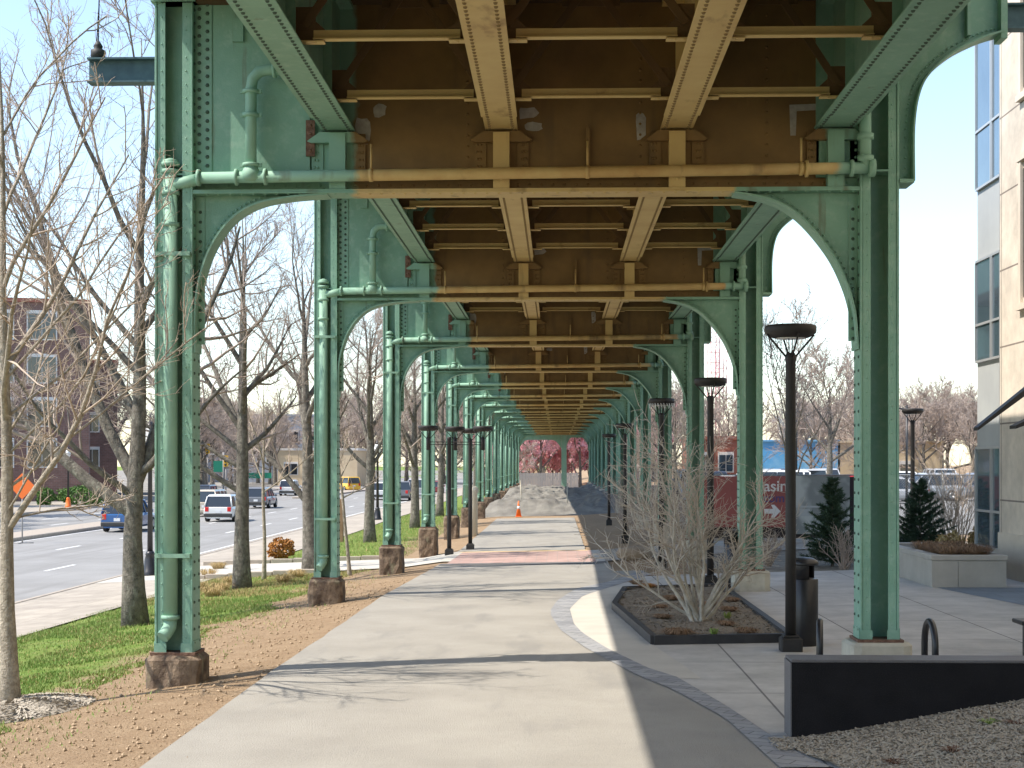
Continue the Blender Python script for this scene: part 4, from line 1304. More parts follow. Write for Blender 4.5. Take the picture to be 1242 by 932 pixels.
# pink blossom trees beyond the last bent
def blossom_tree(seed, H):
    tk, cr = bare_tree(seed, H, .22, 1.0, 11, (8, 5, 2), tw=(.03, .02, .014), spread=(R(35), R(65)))
    r = random.Random(seed); fl = MB()
    idx = list(range(0, len(cr.v), 3))
    for _ in range(15000):
        p = Vector(cr.v[r.choice(idx)]) + rvec(r) * .12
        if p.z < H * .1: continue
        s_ = r.uniform(.06, .13); u = rvec(r).normalized() * s_; v = u.cross(rvec(r)).normalized() * s_
        fl.add([tuple(p - u - v), tuple(p + u - v), tuple(p + u + v), tuple(p - u + v)], [(0, 1, 2, 3)])
    return tk, cr, fl


BL = tree_thing('blossom_tree', 'pink blossoming tree framed in the left half of the far portal', 'tree', (-2.2, 195, -.8), blossom_tree(201, 12.5), (M['bark'], M['twig'], M['pink']), names=('trunk', 'crown', 'blossom'))
dup(BL, (4.2, 200, -.8), 2.0, 'pink blossoming tree framed in the right half of the far portal', None, .95)
for X, Y in ((-9, 205), (.8, 208), (9.5, 212), (-5, 214), (5, 218), (13, 222), (-2, 186), (2.8, 190)): dup(BL, (X, Y, -.8), X, 'pink blossoming tree in the cluster behind the far portal', 'blossom trees behind the far portal', 1.1)
for k, (X, Y) in enumerate(((-5.5, 200), (-3.6, 196), (-.6, 200), (1.8, 197), (4.5, 203), (6.8, 199), (-7.4, 206), (.4, 206))): dup(BL, (X, Y, -1.2), k * 1.3, 'pink blossoming tree in the cluster behind the far portal', 'blossom trees behind the far portal', .6)
dup(P3, (8.5, 176, -.6), 3, 'pale bare tree seen through the right of the far portal', None, .8)


# spruces
def spruce(seed, H, w):
    r = random.Random(seed); tk = MB(); fl = MB()
    tk.tube([(0, 0, -.1), (0, 0, H * .6), (0, 0, H)], [.04, .02, .006], 6)
    z = .04 * H
    while z < H * .98:
        f = z / H; L = w * (1 - f) ** .8 * r.uniform(.8, 1.15) + .05
        nb_ = int(6 + 6 * (1 - f))
        for k in range(nb_):
            a = r.uniform(0, 2 * PI); l = L * r.uniform(.45, 1.2)
            d = Vector((math.cos(a), math.sin(a), .25 + f * .5 - .15)).normalized()
            pt, ra = limb_pts(Vector((0, 0, z)), d, l, .008, .003, 4, .06, .05, r)
            tk.tube(pt, ra, 3, cap=False)
            for q in range(int(50 + 190 * l)):
                t_ = r.random() ** .7; g_ = t_ * 4; i = min(3, int(g_)); p = pt[i].lerp(pt[i + 1], g_ - i)
                dd = (d * .6 + rvec(r) * .45).normalized() * r.uniform(.06, .13); wv = dd.cross(rvec(r)).normalized() * .009
                e = p + dd
                fl.add([tuple(p - wv), tuple(p + wv), tuple(e)], [(0, 1, 2)])
        z += H * .045
    return tk, fl


x, y = 6.2, 34.6
tree_thing('spruce', 'small dark conical spruce in front of the grey banner', 'tree', (x, y, 0), spruce(7, 2.0, .72), (M['bark'], M['needle']), names=('trunk', 'needles'))
tree_thing('spruce', 'small dark spruce behind the concrete planter near the office', 'tree', (8.35, 35.4, 0), spruce(9, 1.95, .85), (M['bark'], M['needle']), names=('trunk', 'needles'))


def twig_shrub(name, label, loc, H, w, n, seed, mt, group=None, tilt=(5, 45)):
    r = random.Random(seed); st = MB(); cr = MB()
    for _ in range(n):
        a = r.uniform(0, 2 * PI); tl = R(r.uniform(*tilt)); L = H * r.uniform(.7, 1.1)
        pt, ra = limb_pts(Vector((r.uniform(-.1, .1) * w, r.uniform(-.1, .1) * w, -.03)), Vector((math.sin(tl) * math.cos(a) * w / H * 1.3, math.sin(tl) * math.sin(a) * w / H * 1.3, math.cos(tl))), L, .011, .004, 5, .09, .02, r)
        st.tube(pt, ra, 4, cap=False)
        for k in range(7):
            g_ = (.3 + .7 * r.random()) * 5; i = min(4, int(g_)); p = pt[i].lerp(pt[i + 1], g_ - i)
            pt2, ra2 = limb_pts(p, side_dir((pt[i + 1] - pt[i]).normalized(), R(r.uniform(25, 60)), r, .05), L * r.uniform(.15, .35), .005, .003, 3, .15, .02, r)
            cr.tube(pt2, ra2, 3, cap=False)
    return tree_thing(name, label, 'shrub', loc, (st, cr), (mt, mt), group=group, names=('stem', 'crown'))


twig_shrub('bare_shrub', 'low grey twiggy shrub at the foot of the spruce before the banner', (6.25, 33.5, 0), .9, .9, 30, 3, M['twig'])
twig_shrub('bare_shrub', 'small brown twiggy shrub between lamp post and second right column', (4.75, 34.5, 0), .8, .6, 26, 4, M['twig'])
twig_shrub('bare_shrub', 'tall pale bare shrub left of the office glass corner', (9.7, 37.5, 0), 2.3, 1.1, 26, 5, M['twig_pale'])
twig_shrub('bare_shrub', 'pinkish pale bare shrub close against the office glass corner', (10.4, 40, 0), 2.6, 1.0, 24, 8, M['twig_pale'])
r6 = random.Random(66)
for k, (X, Y) in enumerate([(3.0, 52), (3.6, 57), (2.8, 62), (3.8, 68), (3.2, 75), (3.9, 82), (4.6, 49)]):
    twig_shrub('verge_shrub', 'tangled bare shrub on the shaded verge beyond the crossing', (X, Y, gz(X, Y)), 2.2, 1.3, 18, 30 + k, M['twig'], 'bare shrubs along the shaded right verge')


def leaf_bush(name, label, loc, rx, ry, rz_, n, leaf, m, seed, cat='bush', group=None):
    r = random.Random(seed); lf = MB(); st = MB()
    for _ in range(10):
        a = r.uniform(0, 2 * PI); st.tube([(0, 0, -.05), (rx * .6 * math.cos(a), ry * .6 * math.sin(a), rz_ * 1.2)], [.015, .006], 4)
    for _ in range(n):
        d = rvec(r).normalized(); rr = r.uniform(.55, 1.0) ** .5
        bumpy = 1 + .42 * mnoise.noise(d * 2.3 + Vector((seed, 0, 0)))
        p = Vector((d.x * rx * rr * bumpy, d.y * ry * rr * bumpy, max(.02, rz_ + d.z * rz_ * rr * bumpy)))
        u = rvec(r).normalized() * leaf; v = u.cross(rvec(r)).normalized() * leaf * .6
        lf.add([tuple(p - u), tuple(p - v), tuple(p + u), tuple(p + v)], [(0, 1, 2, 3)])
    return tree_thing(name, label, cat, loc, (st, lf), (M['bark'], m), group=group, names=('stem', 'foliage'))


leaf_bush('orange_bush', 'rounded rusty orange bush on the verge beyond the driveway kerb', (*G(341, 678), gz(*G(341, 678))), .46, .46, .34, 1500, .05, M['orange_leaf'], 2)
leaf_bush('hedge_bush', 'large clipped green bush before the brick building across the road', (-38.2, 122, -1.15), 2.4, 1.4, .8, 2600, .1, M['hedge'], 3)
leaf_bush('hedge_bush', 'smaller round green bush beside the large clipped one across the road', (-41.0, 121, -1.15), .7, .7, .75, 900, .1, M['hedge'], 4)
leaf_bush('reed_clump', 'golden dry grass clump behind the concrete planter', (8.75, 34.2, 0), .35, .3, .38, 500, .07, M['dry_grass'], 8, 'plant')
leaf_bush('reed_clump', 'golden dry grass clump against the office glass', (9.9, 36.0, 0), .3, .3, .4, 500, .07, M['dry_grass'], 9, 'plant')

# ------------------------------------------------------------------ grass, clods, chips (uncountable)
r = random.Random(77)
mb = MB()
def lawnmask(x, y):
    return -4.75 - 1.2 * (mnoise.noise(Vector((x * .55, y * .35, 2))) * .5 + .5) - .35 * mnoise.noise(Vector((x * 2, y * 2, 4)))
cnt = 0
def blade(mb, x, y, h, r, mi):
    a = r.uniform(0, 2 * PI); w = .005 + .004 * r.random(); ln = h * r.uniform(.2, .8)
    z = gz(x, y) - .032
    b = r.uniform(0, 2 * PI)
    mb.v += [(x - w * math.cos(a), y - w * math.sin(a), z), (x + w * math.cos(a), y + w * math.sin(a), z), (x + ln * math.cos(b), y + ln * math.sin(b), z + h)]
    o = len(mb.v) - 3
    mb.f.append((o, o + 1, o + 2)); mb.m.append(mi); mb.sm.append(False)
while cnt < 170000:
    y = 11 + 32 * r.random() ** 1.7; x = r.uniform(-9.75, -4.2)
    if x > lawnmask(x, y): 
        if r.random() > .035: continue
    pn = mnoise.noise(Vector((x * .9, y * .6, 8)))
    if pn < -.12 and r.random() < .85: continue
    if math.hypot(x - xm, y - ym) < .7: continue
    dry = 1 if (r.random() < (.07 + .35 * max(0, pn) + (.45 if y > 33 else 0))) else 0
    blade(mb, x, y, r.uniform(.018, .052) * (1.4 if y > 26 else 1), r, dry); cnt += 1
for _ in range(26000):
    y = r.uniform(50, 110); x = r.uniform(-9.4, -5.0)
    blade(mb, x, y, r.uniform(.06, .12), r, 0 if r.random() < .8 else 1)
struct('lawn_grass', mb, [M['grass'], M['dry_grass']], 'stuff', fix=False)
mb = MB()
for _ in range(9000):
    y = 10.5 + 24 * r.random() ** 1.6; x = r.uniform(-5.8, -3.1) if r.random() < .97 else -3.1 + .35 * r.random() ** 2
    s_ = .004 + .026 * r.random() ** 7
    p = Vector((x, y, gz(x, y) - .028 + s_ * .3))
    q = [p + Vector(v) * s_ * r.uniform(.6, 1.2) for v in ((1, 0, 0), (-1, 0, 0), (0, 1, 0), (0, -1, 0), (0, 0, .9), (0, 0, -.7))]
    mb.add([tuple(v) for v in q], [(0, 2, 4), (2, 1, 4), (1, 3, 4), (3, 0, 4), (2, 0, 5), (1, 2, 5), (3, 1, 5), (0, 3, 5)])
struct('soil_clods', mb, M['clod'], 'stuff', fix=False)


def chipz(x, y):
    e = max(0, min(1, (x - 1.72) / 2.6)); e = e * e * (3 - 2 * e)
    return .36 * e + .015 * mnoise.noise(Vector((x * 2, y * 2, 1))) + .01
mb = MB(); nx, ny = 40, 36
for j in range(ny + 1):
    for i in range(nx + 1):
        y = 7.0 + (12.75 - 7.0) * j / ny
        xl = interp(inner_y, max(y, Yn)) + .02 if y > 11 else interp(inner_y, Yn) + .02 + (11 - y) * .3
        xl = min(xl, 1.95) if y > 12.2 else xl
        x = xl + (9.0 - xl) * (i / nx) ** 1.4
        mb.v.append((x, y, max(chipz(x, y), .012)))
mb.f = [(j * (nx + 1) + i, j * (nx + 1) + i + 1, (j + 1) * (nx + 1) + i + 1, (j + 1) * (nx + 1) + i) for j in range(ny) for i in range(nx)]
mb.m = [0] * len(mb.f); mb.sm = [True] * len(mb.f)
struct('wood_chip_slope', mb, M['chip_base'], fix=False)
mb = MB()
n = 0
while n < 26000:
    y = r.uniform(9.4, 12.72); x = r.uniform(1.7, 4.9)
    xl = interp(inner_y, max(y, Yn)) + .03
    if y < 12.2 and x < xl or x < 1.75: continue
    chip(mb, x, y, max(.014, chipz(x, y)) + .008, .016, r); n += 1
struct('wood_chips', mb, M['chip'], 'stuff', fix=False)
for (px, py, m_, lab) in ((1200, 877, 'grass', 'small green weed on the wood chip slope'), (1158, 911, 'dark', 'dark reddish dead weed low on the wood chip slope'), (1236, 878, 'dark', 'dark reddish dead weed at the right of the wood chip slope'), (1085, 926, 'dark', 'dark dead weed at the bottom of the wood chip slope')):
    u = (px - 621) / FPX; v = (562 - py) / FPX; z = .2
    for _ in range(20):
        t_ = (z - EYE) / v; x = t_ * (-_s + u * _c); y = t_ * (_c + u * _s); z = .5 * z + .5 * chipz(x, y)
    tuft('weed', lab, x, y, z, .11, .035, M['grass'] if m_ == 'grass' else M['rust'], 60, None, tr, 'weed', .8)

# ------------------------------------------------------------------ fence, banner, planter
FY = 45.0
t = thing('chain_link_fence', 'chain link fence with dark screen between plaza planting and parking lot', 'fence', (9.0, FY, 0))
mb = MB()
x0, x1, z0, z1 = -.15, 12.0, .1, 1.95
stp = .075; x = x0 - (z1 - z0)
while x < x1:
    for sgn in (1, -1):
        a0 = (x, z0) if sgn > 0 else (x, z1); a1 = (x + (z1 - z0), z1) if sgn > 0 else (x + (z1 - z0), z0)
        # clip
        (xa, za), (xb, zb_) = a0, a1
        if xb <= x0 or xa >= x1: continue
        if xa < x0: za += (zb_ - za) * (x0 - xa) / (xb - xa); xa = x0
        if xb > x1: zb_ = za + (zb_ - za) * (x1 - xa) / (xb - xa); xb = x1
        mb.tube([(xa, 0, za), (xb, 0, zb_)], .004, 3, cap=False)
    x += stp
obj('wire_mesh', mb, M['galv'], t, fix=False)
for X in lin(-5.0, 12.0, 7):
    mb = MB(); mb.tube([(X, .05, -.3), (X, .05, 2.0)], .03, 8); mb.lathe([(.034, 2.0), (.034, 2.02), (.0, 2.05)], 8, (X, .05, 0)); obj('post', mb, M['galv'], t)
mb = MB(); mb.tube([(-5.2, .05, 1.95), (12, .05, 1.95)], .02, 8); obj('top_rail', mb, M['galv'], t)
mb = MB(); mb.box(-5.2, -.15, .02, .03, .1, 1.9); obj('screen', mb, M['screen'], t)

# banner hung on the fence
t = thing('banner', 'red leasing banner with white arrow hung on the fence beside a grey photo panel', 'banner', (4.9, FY - .05, 0))
mb = MB(); mb.box(-1.1, 1.86, -.012, .0, .42, 1.92); obj('red_panel', mb, M['red_banner'], t)
mb = MB(); mb.box(1.862, 3.66, -.012, .0, .22, 1.93); obj('photo_panel', mb, M['grey_banner'], t)


def text_mesh(s, size, m):
    cu = bpy.data.curves.new('lettering', 'FONT'); cu.body = s; cu.size = size; cu.extrude = .002; cu.offset = .006
    o = bpy.data.objects.new('lettering', cu); COL.objects.link(o)
    dg = bpy.context.evaluated_depsgraph_get()
    me = bpy.data.meshes.new_from_object(o.evaluated_get(dg)); me.materials.clear(); me.materials.append(m)
    bpy.data.objects.remove(o)
    return me


tb = text_mesh('Leasing', .46, M['ink_white'])
obj('lettering', tb, None, t, (.70, -.016, 1.48), (PI / 2, 0, 0))
obj('lettering', text_mesh('.com', .36, M['ink_blue']), None, t, (1.05, -.016, 1.16), (PI / 2, 0, 0))
mb = MB(); mb.prism([(1.16, .82), (1.42, .82), (1.36, .70), (1.46, .70), (1.64, .89), (1.46, 1.08), (1.36, 1.08), (1.42, .96), (1.16, .96)], -.018, -.0125); obj('arrow', mb, M['ink_white'], t)
mb = MB()
mb.box(2.2, 2.5, -.016, -.0125, .75, .95); mb.box(2.7, 3.3, -.016, -.0125, .5, .8); mb.box(2.0, 3.4, -.016, -.0125, 1.0, 1.05)
obj('photo_print', mb, M['spandrel'], t)

# white survey stake by the banner
t = thing('stake', 'short white stake in the planting before the banner', 'stake', (5.25, 34.0, 0))
tag(t, 'short white stake in the planting before the banner', 'stake')
mb = MB(); mb.box(-.03, .03, -.02, .02, -.1, .75); mb.prism([(-.03, .7505), (.03, .7505), (0, .8)], -.02, .02); obj('shaft', mb, M['stake'], t)

# mulch bed beyond the plaza
sheet('planting_strip', [(y, [3.6, 5, 7, 9.2, 13]) for y in ygrid(33.2, 41.0, 1.0)], .0, M['bed'])
# concrete planter
t = thing('concrete_planter', 'low rectangular concrete planter with dry brown plants beside the office', 'planter', (7.6, 30.6, 0))
mb = MB()
mb.box(-.68, -.204, -2.2, -2.02, -.1, .50); mb.box(-.196, .68, -2.2, -2.02, -.1, .50); mb.box(-.68, -.5, -2.018, 2.4, -.1, .50); mb.box(.5, .68, -2.018, 2.4, -.1, .5); mb.box(-.49, .49, 2.2, 2.4, -.1, .5)
obj('wall', mb, M['planter_conc'], t)
mb = MB()
mb.box(-.70, .70, -2.22, -2.0, .503, .60, bev=.01); mb.box(-.70, -.48, -1.998, 2.42, .503, .60, bev=.01); mb.box(.48, .70, -1.998, 2.42, .503, .60, bev=.01); mb.box(-.478, .478, 2.2, 2.42, .503, .6, bev=.01)
obj('coping', mb, M['planter_conc'], t)
mb = MB(); mb.box(-.5, .5, -2.0, 2.2, .0, .57); obj('soil', mb, M['bed'], t)
for k, (dx, dy) in enumerate([(-.25, -1.75), (.1, -1.8), (.35, -1.6), (-.3, -1.2), (.2, -1.1), (0, -.6), (-.3, -.1), (.3, 0)]):
    tuft('planter_grass', 'low brown dry plant clump in the concrete planter', 7.6 + dx, 30.6 + dy, .56, .34, .2, M['tuft'], 320, 'dry clumps in the concrete planter', tr, 'plant')

# boulder at the crossing
mb = MB()
for i in range(7):
    for k in range(12):
        a = 2 * PI * k / 12; f = (i / 6) * PI
        d = Vector((math.sin(f) * math.cos(a), math.sin(f) * math.sin(a), math.cos(f)))
        q = 1 + .2 * mnoise.noise(d * 1.7)
        mb.v.append((d.x * .55 * q, d.y * .35 * q, d.z * .22 * q + .14))
mb.f = [(i * 12 + k, i * 12 + (k + 1) % 12, (i + 1) * 12 + (k + 1) % 12, (i + 1) * 12 + k) for i in range(6) for k in range(12)]
mb.m = [0] * len(mb.f); mb.sm = [True] * len(mb.f)
x, y = G(772, 678)
tag(obj('boulder', mb, M['rock'], None, (x, y, gz(x, y))), 'long tan boulder in the shade beside the brick crossing', 'boulder')

# ------------------------------------------------------------------ office building at right
t = thing('office_building', 'pale limestone office building with glass corner bay and dark awnings', 'building', (9.0, 31.3, 0))
mb = MB()
# facade pieces around the two visible windows; local y: -4.0..-1.5 window
WY0, WY1 = -4.2, -1.55
wins = [(5.5, 8.0), (9.55, 12.1)]
mb.box(0, 14, -30, WY0, 4.2, 22); mb.box(0, 14, WY1, 0, 4.2, 22)
zs = [4.2] + [v for w in wins for v in w] + [22]
for a, b in zip(zs[0::2], zs[1::2]): mb.box(.001, 14, WY0 + .0005, WY1 - .0005, a, b)
mb.box(.0, 14, -30, 0, .9, 4.199)
obj('wall', mb, M['stone'], t)
mb = MB(); mb.box(-.05, 14, -30, -.01, -.2, .898); obj('plinth', mb, M['stone_plain'], t)
for (a, b) in wins:
    mb = MB()
    mb.box(-.06, .02, WY0 - .14, WY0, a - .12, b + .14); mb.box(-.06, .02, WY1, WY1 + .14, a - .12, b + .14)
    mb.box(-.08, .02, WY0 - .2, WY1 + .2, b + .1405, b + .28); mb.box(-.10, .02, WY0 - .2, WY1 + .2, a - .24, a - .1205)
    mb.box(.2, .26, (WY0 + WY1) / 2 - .04, (WY0 + WY1) / 2 + .04, a, b)
    w = obj('window', mb, M['stone_plain'], t)
    mb = MB(); mb.box(.25, .27, WY0, WY1, a, b); obj('pane', mb, M['dark_glass'], w)
# corner bay
bay = MB(); bay.box(.06, 13.9, .01, 1.9, .9, 22); obj('corner_bay', bay, M['spandrel'], t)
for (a, b) in ((.55, 2.6), (4.5, 6.6), (8.2, 11.6), (13, 16)):
    mb = MB()
    for yy in (.02, .62, .70, 1.86): mb.box(.0, .055, yy, yy + .05, a, b)
    mb.box(.0, .055, .0705, 1.86, b, b + .05); mb.box(.0, .055, .0705, 1.86, a - .05, a)
    if b - a > 1.9: mb.box(.001, .054, .0705, 1.859, a + (b - a) * .35, a + (b - a) * .35 + .05)
    w = obj('window', mb, M['metal_trim'], t)
    mb = MB(); mb.box(.03, .05, .03, 1.9, a, b); mb.box(.07, 13.8, 1.885, 1.91, a, b); obj('pane', mb, M['glass'], w)
mb = MB(); mb.box(-.01, .06, .0, .02, .9, 22); obj('corner_trim', mb, M['metal_trim'], t)
mb = MB(); mb.box(-.05, 13.9, .0, 1.95, -.2, .54); obj('plinth', mb, M['stone_plain'], t)
for (y0, y1, tip, zt, zw) in ((-3.05, -2.75, -1.28, 2.96, 4.0), (-3.6, -3.2, -.75, 2.98, 3.35)):
    mb = MB(); mb.prism([(-.005, zw), (tip, zt), (tip, zt - .06), (-.005, zw - .16)], y0, y1); obj('awning', mb, M['lamp_brown'], t)

# ------------------------------------------------------------------ buildings
LASTB = None
def building(name, label, x0, x1, y0, y1, z0, z1, wm, wx=(), wz=(), ww=1.6, wh=1.8, roofm=None, side=False, trim=True, roofh=.35):
    t = thing(name, label, 'building', ((x0 + x1) / 2, (y0 + y1) / 2, z0))
    hx, hy, H = (x1 - x0) / 2, (y1 - y0) / 2, z1 - z0
    mb = MB(); mb.box(-hx, hx, -hy, hy, -.5, H); obj('wall', mb, wm, t)
    mb = MB(); mb.box(-hx - .15, hx + .15, -hy - .15, hy + .15, H + .002, H + roofh); obj('roof', mb, roofm or M['white_trim'], t)
    for X in wx:
        for Z in wz:
            f = MB(); X_ = X - (x0 + x1) / 2; Zl = Z - z0
            f.box(X_ - ww / 2 - .08, X_ + ww / 2 + .08, -hy - .08, -hy - .002, Zl - .12, Zl + wh + .3)
            w = obj('window', f, M['white_trim'], t)
            p = MB()
            n_ = 2
            for q in range(n_):
                a = X_ - ww / 2 + ww * q / n_ + .04; p.box(a, a + ww / n_ - .08, -hy - .11, -hy - .082, Zl, Zl + wh)
            obj('pane', p, M['dark_glass'], w)
    if side:
        for Z in wz:
            for Yw in lin(-hy + 3, hy - 3, max(1, int(hy / 3))):
                f = MB(); Zl = Z - z0
                f.box(hx + .002, hx + .08, Yw - ww / 2 - .15, Yw + ww / 2 + .15, Zl - .2, Zl + wh + .2); w = obj('window', f, M['white_trim'], t)
                p = MB(); p.box(hx + .082, hx + .11, Yw - ww / 2, Yw + ww / 2, Zl, Zl + wh); obj('pane', p, M['dark_glass'], w)
    return t


building('brick_building', 'four storey dark red brick building with white framed windows across the road', -66, -43.8, 130, 150, -1.15, 16.4, M['brick'], (-62.5, -58.8, -55.0, -51.4, -47.8), (2.0, 5.6, 9.4, 13.2), 2.4, 2.2, M['red_wall'], False).rotation_euler = (0, 0, R(17))
building('brick_building', 'lower brick wing at the right end of the tall brick building', -52.9, -47.9, 156, 172, -1.15, 12.7, M['brick'], (-50.4,), (2.0, 5.6, 9.0), 1.3, 1.7, M['red_wall']).rotation_euler = (0, 0, R(17))
building('far_building', 'long blue grey siding building far down the road', -62, -40, 265, 290, -1.15, 10.5, M['grey_wall'], (-58, -54, -50, -46, -42), (2.5, 6.0), 1.6, 1.8, M['grey_wall'])
building('far_building', 'pale low shop building at the end of the road', -70, -62.5, 262, 285, -1.15, 6, M['pale_wall'], (-68, -65), (1.5,), 1.8, 2, M['red_wall'])
building('far_building', 'tan low shop building with green sign band far down the road', -42, -30, 228, 245, -1.15, 4.2, M['tan_wall'], (-40, -37, -34), (.6,), 2, 1.6, M['pale_wall'])
building('far_building', 'red brick house far down the road behind the trees', -78, -71, 300, 315, -1.15, 15, M['red_wall'], (-76, -73), (3, 7), 1.6, 1.8, M['red_wall'])
building('far_building', 'long low bright blue building behind the parking lot', 17, 23.4, 128, 140, 0, 4.1, M['blue_wall'], (), (), 1, 1, M['blue_wall'], roofh=.15)
building('far_building', 'tan building with small red signs behind the parking lot', 23.6, 32, 128, 142, 0, 4.0, M['tan_wall'], (26, 29), (1.0,), 1.0, 1.2, M['tan_wall'], roofh=.15)
building('far_building', 'low red brick building behind the blue one', 13, 18.5, 150, 160, 0, 4.6, M['red_wall'], (14.5, 16.5), (1.5,), 1.4, 1.6, M['red_wall'])
building('far_building', 'pale low building with white front beyond the far portal', 6, 15, 226, 236, -.8, 2.8, M['pale_wall'], (8, 11), (.2,), 1.2, 1.2, M['white_trim'])
building('far_building', 'cream low building behind the dark tree beyond the portal', -10, -3, 228, 236, -.8, 2.4, M['tan_wall'], (-8, -5), (.0,), 1, 1, M['white_trim'])

# grey plank fence beyond the portal
t = thing('plank_fence', 'weathered grey plank fence behind the far portal column', 'fence', (-1.5, 172, -.8))
mb = MB()
for k in range(44): 
    x = -3.6 + k * .17; mb.box(x, x + .15, 0, .03, -.2, 2.0 + .1 * mnoise.noise(Vector((k * 3.3, 0, 0))))
obj('planks', mb, M['grey_pole'], t)
mb = MB(); mb.box(-3.6, 3.9, .031, .09, .4, .5); mb.box(-3.6, 3.9, .031, .09, 1.5, 1.6); obj('rail', mb, M['grey_pole'], t)


# crane masts
def crane(x, y, H, label):
    t = thing('crane_mast', label, 'crane', (x, y, 0), .3, 'pale red crane masts')
    mb = MB(); w = .9
    for sx in (-1, 1):
        for sy in (-1, 1): mb.tube([(sx * w, sy * w, 0), (sx * w, sy * w, H)], .09, 4)
    z = 0; f = 1
    while z < H - 2:
        for (a, b) in (((-w, -w), (w, -w)), ((w, -w), (w, w)), ((w, w), (-w, w)), ((-w, w), (-w, -w))):
            p, q = (a, b) if f else (b, a)
            mb.tube([(*p, z), (*q, z + 2)], .05, 3, cap=False); mb.tube([(*a, z), (*b, z)], .05, 3, cap=False)
        z += 2; f ^= 1
    obj('lattice', mb, M['crane'], t, fix=False)


crane(30.6, 300, 29, 'pale red lattice crane mast seen between second and third right columns, left one')
crane(34.0, 318, 26, 'pale red lattice crane mast seen between second and third right columns, right one')
crane(2.6, 320, 20, 'pale red lattice mast rising behind blossom trees in the far portal')


mb = MB()
for (xa, xb, yy) in ((-11.5, -5.6, 49.2), (-11.0, -6.0, 42.0)):
    for k in range(8):
        a = xa + (xb - xa) * k / 8; b = xa + (xb - xa) * (k + .97) / 8
        z = min(gz(a, yy), gz(b, yy)); mb.box(a, b, yy, yy + .16, z - .2, z + .13, bev=.015)
struct('driveway_kerb', mb, M['kerb'])
for k, (px, py) in enumerate([(505, 699), (530, 690), (268, 716), (345, 706), (258, 722), (280, 708), (240, 716), (360, 700)]):
    x, y = G(px if px < 400 else px / 2, py)
    tuft('ornamental_grass', 'dry ornamental grass clump at the edge of the lawn near the mossy trunk', x, y, gz(x, y) - .02, .32, .22, M['dry_grass'], 240, 'dry grass clumps along the lawn edge', tr, 'grass clump')

# ------------------------------------------------------------------ poles, signs, cone
def pole(name, label, cat, x, y, z0, H, r0, m, parts=()):
    t = thing(name, label, cat, (x, y, z0))
    mb = MB(); mb.tube([(0, 0, -.3), (0, 0, H)], [r0, r0 * .75], 8); obj('pole', mb, m, t)
    for n_, b_, mm in parts: obj(n_, b_, mm, t)
    return t


def oct_sign(rr, z, n=8):
    mb = MB(); mb.prism([(rr * math.cos(PI / n + 2 * PI * k / n), z + rr * math.sin(PI / n + 2 * PI * k / n)) for k in range(n)], -.1, -.085); return mb


pole('utility_pole', 'tall tan wooden utility pole beside the tree across the lot', 'utility pole', 17.8, 88, 0, 8.0, .16, M['bark_pale'])
pole('light_pole', 'thin dark light pole in front of the blue building', 'light pole', 15.6, 100, 0, 4.5 + 3, .06, M['black'])
mb = MB(); mb.tube([(0, 0, 5.0), (-1.0, 0, 5.1)], .04, 5); mb.box(-1.3, -.9, -.1, .1, 5.02, 5.14)
pole('light_pole', 'dark light pole with short arm behind the far right lamp', 'light pole', 17.5, 77, 0, 5.2, .07, M['black'], [('arm', mb, M['black'])])
stop = pole('stop_sign', 'red octagonal stop sign beyond the parking lot', 'stop sign', 34.2, 150, 0, 2.8, .03, M['grey_pole'], [('sign_plate', oct_sign(.36, 2.45), M['stop_red'])])
obj('lettering', text_mesh('STOP', .26, M['ink_white']), None, stop, (-.31, -.106, 2.36), (PI / 2, 0, 0))
# orange diamond sign on the median
X, Yp, Z = AT(27, 590, 66)
dm = MB(); dm.prism([(0, -.57), (.57, 0), (0, .57), (-.57, 0)], -.03, -.015)
dm.v = [(a, b, c + Z + 1.2) for a, b, c in dm.v]
t = thing('road_work_sign', 'orange diamond warning sign behind the pale tree at left', 'road sign', (X, Yp, -1.2))
obj('sign_plate', dm, M['orange'], t)
mb = MB(); mb.tube([(0, 0, 0), (0, 0, Z + .9)], .03, 6); mb.tube([(-.5, 0, .02), (.5, 0, .02)], .025, 5); mb.tube([(0, -.5, .02), (0, .5, .02)], .025, 5); obj('stand', mb, M['grey_pole'], t)


def ornate_lamp(x, y, z, label, red=False):
    t = thing('ornate_lamp', label, 'street lamp', (x, y, z), 0)
    mb = MB(); mb.lathe([(.24, -.1), (.24, .12), (.20, .16), (.17, .5), (.13, .62), (.15, .66), (.10, .75)], 12); obj('base', mb, M['orange'] if red else M['black'], t)
    mb = MB(); mb.lathe([(.085, .751), (.06, 3.5), (.09, 3.55), (.06, 3.6), (.05, 3.8)], 10); obj('post', mb, M['black'], t)
    mb = MB(); mb.lathe([(.08, 3.801), (.18, 3.95), (.20, 4.15), (.14, 4.4), (.03, 4.5)], 12); obj('globe', mb, M['lamp_glass'], t)
    mb = MB(); mb.lathe([(.15, 4.401), (.10, 4.5), (.02, 4.62)], 10); obj('finial', mb, M['black'], t)


ornate_lamp(-12.1, 45, -1.06, 'black ornate lamp post on the sidewalk behind the foremost left column')
ornate_lamp(-10.4, 88, -1.0, 'black ornate lamp post between second and third left columns')
ornate_lamp(-37.2, 115, -1.06, 'lamp post with red orange base before the brick building', True)

